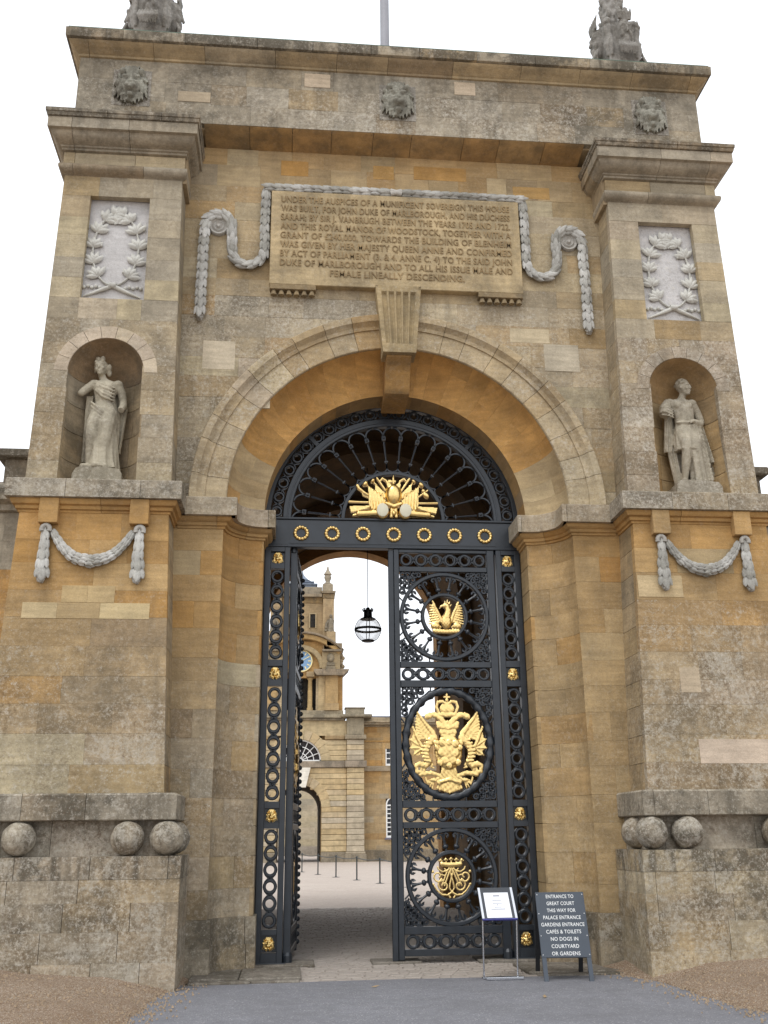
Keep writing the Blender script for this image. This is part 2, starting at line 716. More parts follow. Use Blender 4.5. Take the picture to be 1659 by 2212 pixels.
def wall_zone(z, x):
    if z > 11.3:
        return [(ORANGE, 3.5), (TAN, 3), (CREAM, 2.5), (GREY, 2)], 0.12, 0.25
    if z > 9.4:
        return [(ORANGE, 1.6), (TAN, 3.5), (CREAM, 3), (GREY, 3)], 0.35, 0.4
    if x < 0:
        return [(TAN, 2.5), (CREAM, 3), (GREY, 5), (PINK, 1), (ORANGE, .4)], 1.0, 0.5
    return [(TAN, 3.5), (CREAM, 3), (GREY, 3.5), (PINK, 1.5), (ORANGE, 1)], 0.75, 0.5


def mp_wall(u, z, d):
    return (u, -d, z)


# wall above the imposts, around the arch, up to the attic
R_IN, R_OUT = 2.44, 2.96
for z0, z1 in zip((q := courses(6.0, 11.96, 0.335)), q[1:]):
    for s in (-1, 1):
        xe = 3.16 + 0.11 * (z0 - 6.0) / 5 + 0.02
        lo = 0.0
        if z1 < AZ + 2.62:
            dz = max(z0 - AZ, 0)
            lo = math.sqrt(max(2.58 ** 2 - dz * dz, 0.0))
        if xe - lo < 0.1:
            continue
        if z0 > 9.3 and z1 < 11.3 and False:
            continue
        xs = cuts(lo, xe, 0.5, 0.85)
        for a, b in zip(xs, xs[1:]):
            x0, x1 = (a, b) if s > 0 else (-b, -a)
            if 9.62 < (z0 + z1) / 2 < 11.0 and max(abs(x0), abs(x1)) < 1.9:
                continue                                  # behind the tablet
            pal, li, di = wall_zone((z0 + z1) / 2, (x0 + x1) / 2)
            stone(slab([(x0, z0), (x1, z0), (x1, z1), (x0, z1)], mp_wall, 0.10, random.uniform(-.002, .004)),
                  'wall_block', wall, *vary(pick(pal), li), di * random.uniform(.7, 1.2))
bk = MB()
# backing of that wall: everything above the arch, as arch-headed slab
pts = [(-3.5, 6.0)] + [(-2.7, 6.0)]
pts += [(2.7 * math.cos(a), AZ + 2.7 * math.sin(a)) for a in [PI - PI * k / 40 for k in range(41)]]
pts += [(2.7, 6.0), (3.5, 6.0), (3.5, 12.1), (-3.5, 12.1)]
bk.prism(pts, 0.08, 0.9)
bk.build('wall_backing', M_MORTAR, gate)

# flat strips, coves, their base course, on both sides of the opening
CX, CR = 1.93, 0.54           # cove: quarter circle about (1.93, 0)


def mp_cove(s):
    def f(q, z, d):
        L1 = CR * PI / 2
        if q <= L1:
            a = q / CR
            return (s * (CX + (CR - d) * math.cos(a)), (CR - d) * math.sin(a), z)
        return (s * (CX - d), CR + (q - L1), z)
    return f


def strip_zone(z, s):
    cl = lambda v: max(0.0, min(1.0, v))
    w_ = cl((z - 3.4) / 1.6)
    if s > 0:
        return [(ORANGE, 1.6 + 2 * w_), (TAN, 5), (CREAM, .6)], .10 + .20 * (1 - w_), .3
    v = cl((4.2 - z) / 1.6)
    return [(ORANGE, .3 + 4 * w_), (TAN, 3), (GREY, 2 * v), (PINK, .8 * v), (BROWN, .8 * v)], .06 + .65 * v, .15 + .35 * v


for s in (-1, 1):
    st = part('jamb_wall', gate)
    zs = courses(0.65, 5.70, 0.37)
    for k, (z0, z1) in enumerate(zip(zs, zs[1:])):
        pal, li, di = strip_zone((z0 + z1) / 2, s)
        xs = [2.47, 3.2] if k % 2 else [2.47, 2.47 + random.uniform(.28, .45), 3.2]
        if k % 5 == 3:
            xs = [2.47, 3.2]
        for a, b in zip(xs, xs[1:]):
            x0, x1 = (a, b) if s > 0 else (-b, -a)
            stone(slab([(x0, z0), (x1, z0), (x1, z1), (x0, z1)], mp_wall, 0.10, random.uniform(-.001, .003)), 'wall_block', st, *vary(pick(pal), li), di)
        L1 = CR * PI / 2
        qs = [0, random.uniform(.35, .6) if k % 2 else L1, L1 + .02] if k % 2 else [0, L1 + .02]
        for a, b in zip(qs, qs[1:]):
            stone(slab_curved(a, b, z0, z1, mp_cove(s), 0.08, 8, random.uniform(-.001, .002)), 'jamb_block', st, *vary(pick(pal), li), di, 40)
        # reveal between cove and iron
        x0, x1 = (CX - .004, CX + .25) if s > 0 else (-CX - .25, -CX + .004)
        q = MB()
        q.box(x0, x1, CR + .003, 1.06, z0 + .003, z1 - .003, ch=.004)
        stone(q, 'jamb_block', st, pick(pal), li * .3, di)
    # base course under strip and cove
    bp = [(CX - .04, 1.06), (CX - .04, CR - .05)] + [(CX + (CR - .05) * math.cos(a), (CR - .05) * math.sin(a)) for a in [PI / 2 - PI / 2 * k / 8 for k in range(9)]] + [(2.42, -0.05), (2.9, -0.05)]
    zz = [-0.1, 0.33, 0.65]
    for z0, z1 in zip(zz, zz[1:]):
        sweep_stones(mpath(bp, s), [(0, z0 + .0006), (0.0, z1 - .004), (-.003, z1 - .0006)], 'base_block', st, M_STONE, lambda: pick([(GREY, 3), (TAN, 2), (BROWN, 1)]), step=0.55, lichen=.7, dirt=.9, curved=True, back=.12)

# ---------------- archivolt
arch = part('arch_ring', gate)
NV = 23
gapA = 0.10                    # half angle taken by the keystone
angs = []
for side in (0, 1):
    a0, a1 = (0.0, PI / 2 - gapA) if side == 0 else (PI / 2 + gapA, PI)
    e = [a0 + (a1 - a0) * k / 10 for k in range(11)]
    for k in range(1, 10):
        e[k] += random.uniform(-.03, .03)
    angs += list(zip(e, e[1:]))
ring_prof = [(R_IN, 0.0, 0), (R_IN, .03, 0), (R_IN + .012, .045, 0), (2.74, .045, 0), (2.745, .07, 0), (2.80, .075, 0), (2.83, .10, 0), (2.86, .14, 0), (2.95, .15, 0), (2.96, .14, 0), (2.965, -.06, 0)]
for a0, a1 in angs:
    n = 5
    vs, fs = [], []
    m = len(ring_prof)
    for k in range(n + 1):
        a = a0 + .0012 + (a1 - a0 - .0024) * k / n
        for r, d, _ in ring_prof:
            vs.append((r * math.cos(a), -d, AZ + r * math.sin(a)))
    for k in range(n):
        for j in range(m - 1):
            fs.append((k * m + j, k * m + j + 1, (k + 1) * m + j + 1, (k + 1) * m + j))
    fs.append(tuple(range(m)))
    fs.append(tuple(range((n + 1) * m - 1, n * m - 1, -1)))
    q = MB()
    q.add(vs, fs)
    pal = [(CREAM, 4), (TAN, 4), (PINK, 2), (GREY, 2), (ORANGE, 1)]
    stone(q, 'voussoir', arch, pick(pal), random.uniform(.25, .8), .35, 30)

# ---------------- coved soffit of the arch, ring by ring
soff = part('arch_soffit', gate)
RI2 = 1.93
sp = [(RI2 + (R_IN - RI2) * math.cos(t), CR * math.sin(t)) for t in [PI / 2 * k / 8 for k in range(9)]]
e = [PI * k / 26 for k in range(27)]
for k in range(1, 26):
    e[k] += random.uniform(-.025, .025)


def soffit_piece(prof, a0, a1, name, pal, li):
    n = 4
    m = len(prof)
    vs, fs = [], []
    for k in range(n + 1):
        a = a0 + .0004 + (a1 - a0 - .0008) * k / n
        for r, y in prof:
            vs.append((r * math.cos(a), y, AZ + r * math.sin(a)))
    for k in range(n):
        for j in range(m - 1):
            fs.append((k * m + j, k * m + j + 1, (k + 1) * m + j + 1, (k + 1) * m + j))
    fs.append(tuple(range(m)))
    fs.append(tuple(range((n + 1) * m - 1, n * m - 1, -1)))
    q = MB()
    q.add(vs, fs)
    stone(q, name, soff, pick(pal), li, .15, 30)


for k, (a0, a1) in enumerate(zip(e, e[1:])):
    j = random.choice((3, 4, 5, 8)) if k % 2 else 8
    pal = [([(210, 162, 96), (206, 158, 94), (211, 166, 102), (203, 153, 88)], 7), (TAN, 1)] if 2 < k < 23 else [(TAN, 3), (CREAM, 2), (ORANGE, 1)]
    p1 = sp[:j + 1]
    soffit_piece([(2.62, .003), (p1[0][0], .003)] + p1[1:-1] + [(p1[-1][0], p1[-1][1] - .002), (2.62, p1[-1][1] - .002)], a0, a1, 'soffit_block', pal, .05)
    if j < 8:
        p2 = sp[j:]
        soffit_piece([(2.62, p2[0][1] + .002), (p2[0][0], p2[0][1] + .002)] + p2[1:] + [(2.62, p2[-1][1] - .002)], a0, a1, 'soffit_block', pal, .05)
    soffit_piece([(RI2 + .12, CR + .002), (RI2, CR + .002), (RI2, 1.10), (RI2 + .12, 1.10)], a0, a1, 'soffit_block', [(ORANGE, 3), (BROWN, 2), (TAN, 2)], .03)

# ---------------- imposts: shelf and bed mould along pier, strip and cove
imp = part('impost', gate)
shelf_path = [(CX - .17, 0.99), (CX - .17, CR)] if False else []
for s in (-1, 1):
    # pier part
    pp = [(3.15, 0.0), (3.15, -0.59), (5.06, -0.59), (5.06, 0.9)]
    col_g = lambda: pick([(GREY, 5), (BROWN, 1), (TAN, 1)])
    col_o = lambda: pick([(ORANGE, 4), (TAN, 1)])
    sweep_stones(mpath(pp, s), [(.0, 5.832), (.17, 5.834), (.172, 6.07), (.16, 6.085)], 'shelf_stone', imp, M_STONE, col_g, step=1.0, lichen=1.1, dirt=.7, back=.2)
    sweep_stones(mpath(pp, s), [(0, 5.655), (.022, 5.66), (.024, 5.69), (.05, 5.70), (.055, 5.745), (.09, 5.76), (.11, 5.80), (.112, 5.829)], 'bed_mould', imp, M_STONE, col_o, step=1.2, lichen=.05, dirt=.2, back=.1)
    # wall, cove and reveal part
    wp = [(CX, 1.0), (CX, CR)] + [(CX + CR * math.cos(a), CR * math.sin(a)) for a in [PI / 2 - PI / 2 * k / 10 for k in range(1, 11)]] + [(3.0, 0.0)]
    o = .185
    sh = [(CX - .165, .985), (CX - .165, CR - o)] + [(CX + (CR - o) * math.cos(a), (CR - o) * math.sin(a)) for a in [PI / 2 - PI / 2 * k / 10 for k in range(0, 11)]] + [(CX + CR - o, -o), (2.99, -o)]
    sweep_stones(mpath(sh, s), [(-.02, 5.81), (0, 5.811), (.001, 6.06), (-.012, 6.072)], 'shelf_stone', imp, M_STONE, lambda: pick([(GREY, 2), (TAN, 2), (PINK, 1)]), step=.75, lichen=.7, dirt=.45, back=.3, curved=True)
    bm_ = []
    o = .012
    for (dd, z) in [(0, 5.655)]:
        pass
    bpth = [(CX - .004, .98), (CX - .004, CR - .002)] + [(CX + (CR - .002) * math.cos(a), (CR - .002) * math.sin(a)) for a in [PI / 2 - PI / 2 * k / 10 for k in range(1, 11)]] + [(3.1, -.002)]
    sweep_stones(mpath(bpth, s), [(0, 5.655), (.02, 5.66), (.022, 5.69), (.05, 5.70), (.055, 5.74), (.09, 5.755), (.115, 5.79), (.118, 5.808)], 'bed_mould', imp, M_STONE, col_o, step=.7, lichen=.05, dirt=.2, back=.06, curved=True)

# ---------------- piers
NX, NR, NZ0, NZS = 4.138, 0.517, 6.09, 7.755        # niche centre, radius, floor, springing
PX0, PX1, PZ0, PZ1 = 3.66, 4.61, 8.90, 10.60        # sunk panel


def pier_zone(z, s):
    cl = lambda v: max(0.0, min(1.0, v))
    if z < 5.7:
        w_ = cl((z - 3.7) / 1.2)                 # sheltered, still golden, under the impost
        v = cl((3.6 - z) / 1.0)                  # scoured low down
        if s > 0:
            v = cl((4.6 - z) / .8)
        return [(ORANGE, 4 * w_ + .3), (TAN, 3), (BROWN, 1.6 * (1 - w_)), (GREY, 1.2 * v), (PINK, 1.4 * v)], .06 + .40 * (1 - w_) + .75 * v, .15 + .35 * (1 - w_)
    if z < 8.7:
        v = cl((8.9 - z) / .6)
        if s < 0:
            return [(TAN, 3), (GREY, 3), (BROWN, 1.5), (CREAM, 1)], .25 + .35 * v, .5
        return [(TAN, 2), (GREY, 2.5), (BROWN, 2), (PINK, 2)], .3 + .75 * v, .5
    return [(TAN, 2), (CREAM, 2.5), (GREY, 3.5), (PINK, 1)], .25, .4


for s in (-1, 1):
    pr = part('pier', gate)
    # upper pier front
    xi = lambda z: 3.15 + .11 * (z - 6.1) / 4.8
    xo = lambda z: 5.06 - .085 * (z - 6.1) / 4.8

    def mp_up(x, z, d, s=s):
        f = (x - 3.15) / (5.06 - 3.15)
        X = xi(z) + (xo(z) - xi(z)) * f
        return (s * X, -0.517 - d, z)
    zs = courses(6.08, PZ0, 0.34)
    zs += courses(PZ0, PZ1, 0.34)[1:] + courses(PZ1, 11.0, 0.36)[1:]
    for ci, (z0, z1) in enumerate(zip(zs, zs[1:])):
        zm = (z0 + z1) / 2
        pal, li, di = pier_zone(zm, s)
        segs = [(3.15, 5.06)]
        if z0 > PZ0 - .05 and z1 < PZ1 + .05:
            segs = [(3.15, PX0), (PX1, 5.06)]
        elif z0 < NZS + NR + .22:
            segs = [(3.15, NX), (NX, 5.06)]
        for a, b in segs:
            nb = b - a < .7 or (z0 < NZS + .2 and ci % 2)
            xs = [a, b] if nb else cuts(a, b, .45, .8)
            for x0, x1 in zip(xs, xs[1:]):
                col, l2 = vary(pick(pal), li)
                if s < 0:
                    mpp = lambda u, z, d: mp_up(-u, z, d)
                    bx = (-x1, -x0)
                    cxx = -NX
                else:
                    mpp = mp_up
                    bx = (x0, x1)
                    cxx = NX
                if z0 < NZS + NR + .22 and a in (3.15, NX) and b in (NX, 5.06):
                    if z1 <= NZS:
                        if s > 0:
                            lo, hi = (bx[0], min(bx[1], cxx - NR)) if bx[1] <= cxx + .01 else (max(bx[0], cxx + NR), bx[1])
                        else:
                            lo, hi = (bx[0], min(bx[1], cxx - NR)) if bx[1] <= cxx + .01 else (max(bx[0], cxx + NR), bx[1])
                        if hi - lo < .04:
                            continue
                        poly = [(lo, z0), (hi, z0), (hi, z1), (lo, z1)]
                    else:
                        poly = row_poly(bx[0], bx[1], z0, z1, cxx, NZS, NR + .18) if z0 >= NZS - .15 else None
                        if poly is None and z0 < NZS - .15:
                            lo, hi = (bx[0], min(bx[1], cxx - NR)) if bx[1] <= cxx + .01 else (max(bx[0], cxx + NR), bx[1])
                            if hi - lo < .04:
                                continue
                            poly = [(lo, z0), (hi, z0), (hi, z1), (lo, z1)]
                        if poly is None:
                            continue
                else:
                    poly = [(bx[0], z0), (bx[1], z0), (bx[1], z1), (bx[0], z1)]
                stone(slab(poly, mpp, .10, random.uniform(-.001, .003)), 'pier_block', pr, col, l2, di)
        # inner return
        q = MB()
        x0, x1 = xi(z0) , xi(z1)
        yb = -0.517 + .105
        ys = [yb, .02]
        g = .003
        vs = []
        for y in ys:
            for z in (z0 + g, z1 - g):
                for dx in (0.0, .1):
                    vs.append((s * (xi(z) + .001 + dx), y, z))
        fs = [(0, 4, 6, 2), (0, 1, 5, 4), (2, 6, 7, 3), (0, 2, 3, 1), (4, 5, 7, 6)]
        q.add(vs, fs)
        stone(q, 'pier_block', pr, pick([(GREY, 3), (TAN, 3)]), li * .4, .55)
    # niche ring of voussoirs
    nv = 9
    for k in range(nv):
        a0, a1 = PI * k / nv, PI * (k + 1) / nv
        q = MB()
        vs, fs = [], []
        for j in range(4):
            a = a0 + .005 + (a1 - a0 - .01) * j / 3
            for r, d in ((NR, -.12), (NR, 0.0), (NR + .006, .006), (NR + .184, .006), (NR + .19, -.004), (NR + .19, -.1)):
                X = NX * s + r * math.cos(a)
                vs.append((X, -.517 - d, NZS + r * math.sin(a)))
        for j in range(3):
            for i in range(5):
                fs.append((j * 6 + i, j * 6 + i + 1, (j + 1) * 6 + i + 1, (j + 1) * 6 + i))
        fs += [(0, 1, 2, 3, 4, 5), (23, 22, 21, 20, 19, 18)]
        q.add(vs, fs)
        c = pick([(PINK, 3), (CREAM, 1)]) if s < 0 else pick([(GREY, 2), (PINK, 2), (BROWN, 1)])
        stone(q, 'niche_voussoir', pr, c, .35 if s < 0 else .9, .25 if s < 0 else .5, 35)
    # niche shell: courses of curved stones
    nsh = part('niche', gate)
    nz = courses(NZ0, NZS, .42)
    for z0, z1 in zip(nz, nz[1:]):
        bnds = [0, random.uniform(.3, .45) * PI, random.uniform(.6, .75) * PI, PI]
        for a0, a1 in zip(bnds, bnds[1:]):
            mpn = lambda a, z, d, s=s: (NX * s - math.cos(a) * (NR - d), -.517 + .62 * (NR - d) / NR * math.sin(a) * .9, z)
            q = slab_curved(a0, a1, z0, z1, mpn, .04, 6, 0, gap=.003, ch=.003)
            pal = [(BROWN, 2), (TAN, 3), (GREY, 1)] if s < 0 else [(TAN, 3), (ORANGE, 1.5), (BROWN, .5)]
            stone(q, 'niche_block', nsh, pick(pal), .1, .6 if s < 0 else .35, 40)
    q = MB()
    vs, fs = [], []
    for i in range(9):
        t = PI / 2 * i / 8
        for k in range(17):
            a = PI * k / 16
            rr = NR * math.cos(t)
            vs.append((NX * s - math.cos(a) * rr, -.517 + .56 * math.sin(a) * math.cos(t), NZS + NR * math.sin(t)))
    # quarter sphere facing out
    vs, fs = [], []
    for i in range(13):
        a = PI * i / 12
        for k in range(9):
            b = PI / 2 * k / 8
            x = -math.cos(a) * NR * math.cos(b)
            z = math.sin(a) * NR * math.cos(b)
            vs.append((NX * s + x, -.517 + .56 * math.sin(b), NZS + z))
    for i in range(12):
        for k in range(8):
            fs.append((i * 9 + k, i * 9 + k + 1, (i + 1) * 9 + k + 1, (i + 1) * 9 + k))
    q.add(vs, fs)
    stone(q, 'niche_head', nsh, lin(*(158, 134, 104)) if s < 0 else lin(176, 146, 104), .1, .6 if s < 0 else .4, 179)
    # floor stone, sunk panel back and its cheeks
    q = MB()
    q.box(s * NX - .56, s * NX + .56, -.515, .1, 6.02, 6.088)
    stone(q, 'niche_floor', nsh, pick([(GREY, 1)]), .6, .6)
    pn = MB()
    x0, x1 = sorted((s * (PX0 + .03), s * (PX1 + .03)))
    pn.box(x0 - .05, x1 + .05, -.395, -.30, PZ0 - .05, PZ1 + .05)
    pnl = pn.build('sunk_panel', M_CARVED, gate, color=lin(200, 197, 195), lichen=.15 if s < 0 else .5, dirt=.2)
    # core block behind the upper pier facing
    cb = MB()
    cb.prism([(s * 3.2, 6.0), (s * 3.55, 6.0), (s * 3.6, 11.0), (s * 3.32, 11.0)][::s], -.43, .3)
    cb.prism([(s * 4.72, 6.0), (s * 5.02, 6.0), (s * 4.93, 11.0), (s * 4.72, 11.0)][::s], -.43, .9)
    cb.prism([(s * 3.5, 8.32), (s * 4.8, 8.32), (s * 4.8, 11.2), (s * 3.5, 11.2)][::s], -.32, .9)
    cb.prism([(s * 3.2, 6.0), (s * 5.0, 6.0), (s * 4.95, 11.6), (s * 3.3, 11.6)][::s], .1, .9)
    cb.build('pier_core', M_MORTAR, pr)

    # lower pier front: battered and tapering
    li_ = lambda z: 2.99 + .16 * (z - 2.1) / 3.6
    lo_ = lambda z: 5.16 - .10 * (z - 2.1) / 3.6
    ly_ = lambda z: -.68 + .08 * (z - 2.1) / 3.6

    def mp_lo(f, z, d, s=s):
        X = li_(z) + (lo_(z) - li_(z)) * f
        return (s * X, ly_(z) - d, z)
    zs = courses(2.11, 5.67, 0.345)
    for ci, (z0, z1) in enumerate(zip(zs, zs[1:])):
        pal, li, di = pier_zone((z0 + z1) / 2, s)
        us = cuts(0, 1, .26, .48)
        if z1 < 3.0:
            us = cuts(0, 1, .45, .6)
        for u0, u1 in zip(us, us[1:]):
            if s > 0:
                mpp, a, b = mp_lo, u0, u1
            else:
                mpp, a, b = (lambda u, z, d: mp_lo(-u, z, d)), -u1, -u0
            # gaps are in units of u here: work in metres instead
            k = 2.0
            mpm = lambda m, z, d, mpp=mpp: mpp(m / k, z, d)
            c_, l_ = vary(pick(pal), li)
            stone(slab([(a * k, z0), (b * k, z0), (b * k, z1), (a * k, z1)], mpm, .10, random.uniform(-.001, .003)), 'pier_block', pr, c_, l_, di * random.uniform(.8, 1.2))
        q = MB()
        g = .003
        vs = []
        for fy in (0, 1):
            for z in (z0 + g, z1 - g):
                for dx in (0.0, .08):
                    y = ly_(z) + .105 if fy == 0 else .02
                    vs.append((s * (li_(z) + .001 + dx), y, z))
        fs = [(0, 4, 6, 2), (0, 1, 5, 4), (2, 6, 7, 3), (0, 2, 3, 1), (4, 5, 7, 6)]
        q.add(vs, fs)
        stone(q, 'pier_block', pr, pick([(GREY, 2), (TAN, 3), (ORANGE, 1)]), li * .35, .6)

    # recess with cannonballs, ledge and plinth
    pl = part('plinth', gate)
    sweep_stones(mpath([(2.88, 0.0), (2.88, -.80), (5.5, -.80)], s), [(0, 1.40), (0.0, 1.83)], 'recess_stone', pl, M_STONE, lambda: pick([(GREY, 3), (PINK, 1)]), step=1.1, lichen=1.0, dirt=.6)
    sweep_stones(mpath([(2.80, 0.0), (2.80, -1.0), (5.6, -1.0)], s), [(-.3, 1.806), (-.012, 1.808), (0, 1.82), (0, 2.09), (-.02, 2.112), (-.3, 2.125)], 'ledge_stone', pl, M_STONE, lambda: pick([(GREY, 4), (BROWN, 1)]), step=1.05, lichen=.75, dirt=1.0, back=.35)
    zz = [-.25, .30, .62, .92, 1.17, 1.416]
    for j, (z0, z1) in enumerate(zip(zz, zz[1:])):
        top = j == 4
        off = [0, .0, .0, -.005, 0][j]
        pf = [(off + .001, z0 + .0006), (off + .002, z1 - .003), (off - .001, z1 - .0006)] + ([(-.4, 1.42)] if top else [])
        pal = [(GREY, 3), (TAN, 1), (BROWN, 1.5), (PINK, .6)] if s < 0 else [(GREY, 2), (TAN, 2), (CREAM, 1.2), (BROWN, .5)]
        sweep_stones(mpath([(2.714, -0.04), (2.714, -1.05), (5.7, -1.05)], s), pf, 'plinth_block', pl, M_STONE, lambda: pick(pal), step=random.uniform(.7, 1.1), lichen=1.15, dirt=(.35, .6, .8, .95, 1.6)[j], back=.2 if not top else .45)
    # balls
    bxs = [(2.90, -.93), (3.345, -.93), (4.57 if s < 0 else 4.49, -.93), (5.02, -.93), (2.865, -.50)]
    for bx_, by_ in bxs:
        q = MB()
        q.ball((0, 0, 0), .193, n=28, m=18)
        q.v = [tuple(c * (1 + .012 * math.sin(7 * v_[0] / .19 + bx_ * 9) + .01 * math.sin(9 * v_[2] / .19 + bx_)) for c in v_) for v_ in q.v]
        o = stone(q, 'stone_ball', pl, pick([(GREY, 3), (BROWN, 1)]), 1.3, 1.0, 179)
        o.location = (s * bx_, by_, 1.612)
        o.rotation_euler = (random.random(), random.random(), random.random())

# stones that stand out pale
REPAIRS_PIER = ((3.57, 3.84, 3.34, 3.67, (190, 172, 146)), (3.72, 4.75, 2.44, 2.745, (194, 176, 156)), (-4.89, -4.46, 4.25, 4.455, (190, 170, 132)), (-4.459, -3.93, 4.25, 4.455, (182, 158, 118)), (-3.929, -3.31, 4.25, 4.455, (190, 170, 130)), (-4.42, -4.10, 4.458, 4.68, (184, 160, 118)), (-4.099, -3.76, 4.458, 4.68, (188, 164, 122)), (3.13, 3.75, 4.62, 4.92, (192, 170, 132)))
REPAIRS_WALL = ((-2.88, -2.41, 8.10, 8.56, (196, 182, 158), .1), (1.72, 2.33, 8.71, 8.95, (192, 176, 146), .05), (2.23, 2.77, 8.25, 8.70, (188, 176, 154), .15), (-1.81, -1.38, 11.51, 11.79, (184, 142, 84), .05), (.30, 1.15, 11.56, 11.81, (182, 142, 86), .05), (-.35, -.02, 11.53, 11.78, (184, 146, 90), .05), (1.9, 2.5, 11.3, 11.52, (186, 150, 96), .05), (-2.30, -1.88, 7.5, 7.9, (190, 176, 150), .2))
for (x0, x1, z0, z1, c) in REPAIRS_PIER:
    stone(slab([(x0, z0), (x1, z0), (x1, z1), (x0, z1)], lambda u, z, d: (u, -.68 + .08 * (z - 2.1) / 3.6 - d, z), .02, .0055), 'repair_stone', gate, lin(*c), .04, .1)
for (x0, x1, z0, z1, c, li) in REPAIRS_WALL:
    stone(slab([(x0, z0), (x1, z0), (x1, z1), (x0, z1)], mp_wall, .02, .006), 'repair_stone', wall, lin(*c), li, .12)

# ---------------- pier cornices
corn = part('pier_cornice', gate)
for s in (-1, 1):
    pth = mpath([(3.255, 0.3), (3.255, -.517), (4.985, -.517), (4.985, .9)], s)
    c1 = lambda: pick([(TAN, 3), (CREAM, 2), (GREY, 1)])
    c2 = lambda: pick([(GREY, 4), (BROWN, 1), (TAN, 1), (PINK, .6)])
    A = 0.60
    sweep_stones(pth, [(0, 10.93), (.02, 10.945), (.05, 10.955), (.10, 10.985), (.118, 11.02), (.118, 11.05), (.10, 11.078), (.04, 11.092)], 'necking', corn, M_STONE, c2, ax=A, step=1.2, lichen=.25, dirt=.5)
    sweep_stones(pth, [(.035, 11.09), (.035, 11.315)], 'frieze_block', corn, M_STONE, c1, ax=A, step=.8, lichen=.15, dirt=.25)
    sweep_stones(pth, [(.035, 11.318), (.08, 11.325), (.085, 11.355), (.11, 11.362), (.115, 11.385), (.13, 11.39), (.17, 11.398), (.24, 11.425), (.285, 11.465), (.305, 11.51), (.36, 11.513), (.36, 11.685)], 'cornice_block', corn, M_STONE, c2, ax=A, step=.75, lichen=.25, dirt=.7, back=.2)
    sweep_stones(pth, [(.33, 11.689), (.385, 11.695), (.40, 11.73), (.40, 11.745), (.415, 11.75), (.42, 11.80), (.41, 11.812), (.0, 11.95)], 'cornice_top', corn, M_STONE, lambda: pick([(GREY, 2), (BROWN, 2)]), ax=A, step=.9, lichen=.5, dirt=1.3, back=.2)
    q = MB()
    q.box(*sorted((s * 3.2, s * 4.97)), -.50, .9, 10.9, 11.93)
    q.build('cornice_core', M_MORTAR, corn)

# ---------------- attic
att = part('attic', gate)
q = MB()
q.box(-4.85, 4.85, -.34, 2.5, 12.03, 13.4)
q.build('attic_core', M_MORTAR, att)
zs = [12.06, 12.42, 12.80, 13.175]
for k, (z0, z1) in enumerate(zip(zs, zs[1:])):
    xs = cuts(-4.95, 4.95, .62, .85)
    for a, b in zip(xs, xs[1:]):
        xm = (a + b) / 2
        pal = [(GREY, 6), (BROWN, 1), (TAN, 1)]
        li = (.95 if k < 2 else .5) * (1.0 if -3 < xm < 3 else .6)
        stone(slab([(a, z0), (b, z0), (b, z1), (a, z1)], lambda u, z, d: (u, -.44 - d, z), .10, random.uniform(-.001, .003)), 'attic_block', att, pick(pal), li * random.uniform(.6, 1.1), .75)
for (x0, x1, z0, z1, c) in ((-1.47, -1.06, 12.86, 13.12, (190, 172, 148)), (.93, 1.27, 12.88, 13.13, (192, 174, 150)), (-3.42, -2.92, 12.45, 12.64, (172, 156, 132))):
    stone(slab([(x0, z0), (x1, z0), (x1, z1), (x0, z1)], lambda u, z, d: (u, -.442 - d, z), .02, .006), 'repair_stone', att, lin(*c), .02, .05)
for s in (-1, 1):                                          # ends of the attic
    for z0, z1 in zip(zs, zs[1:]):
        ys = [-.335, .5, 1.4, 2.5]
        for a, b in zip(ys, ys[1:]):
            q = MB()
            q.box(*sorted((s * 4.85, s * 4.948)), a + .003, b - .003, z0 + .003, z1 - .003)
            stone(q, 'attic_block', att, pick([(GREY, 1)]), .4, .7)
# soffit under the attic, between the pier cornices
xs = cuts(-3.0, 3.0, .6, .9)
for a, b in zip(xs, xs[1:]):
    q = MB()
    vs = [(x, y, z) for x in (a + .004, b - .004) for (y, z) in ((-.438, 12.056), (-.40, 12.035), (-.22, 12.01), (-.10, 11.975), (0.02, 11.955), (.02, 12.2), (-.3, 12.2))]
    fs = [(i, i + 1, 8 + i, 7 + i) for i in range(6)] + [(0, 1, 2, 3, 4, 5, 6), (13, 12, 11, 10, 9, 8, 7)]
    q.add(vs, fs)
    stone(q, 'soffit_block', att, pick([(BROWN, 2), (ORANGE, 3), (TAN, 2)]), .05, .6, 40)
ap = [(-4.95, 2.5), (-4.95, -.44), (4.95, -.44), (4.95, 2.5)]
sweep_stones(ap, [(0, 13.172), (.03, 13.18), (.035, 13.215), (.06, 13.225), (.085, 13.245), (.13, 13.27), (.19, 13.30), (.215, 13.325), (.218, 13.335)], 'cornice_block', att, M_STONE, lambda: pick([(TAN, 4), (BROWN, 1), (GREY, 1)]), ax=.7, step=1.0, lichen=.15, dirt=.5, back=.15)
sweep_stones(ap, [(.19, 13.338), (.265, 13.342), (.27, 13.35), (.275, 13.50), (.262, 13.515), (0, 13.56)], 'coping_stone', att, M_STONE, lambda: pick([(GREY, 4), (BROWN, 1), (TAN, .7)]), ax=.7, step=.95, lichen=.45, dirt=1.5, back=.6)
q = MB()
for k in range(46):
    x = -5.1 + 10.2 * k / 45
q.box(-5.11, 5.11, -.70, 2.6, 13.519, 13.531)
q.build('lead_flashing', plain_mat('green_lead', lin(84, 104, 88), .7, var=.3, scale=5), att)

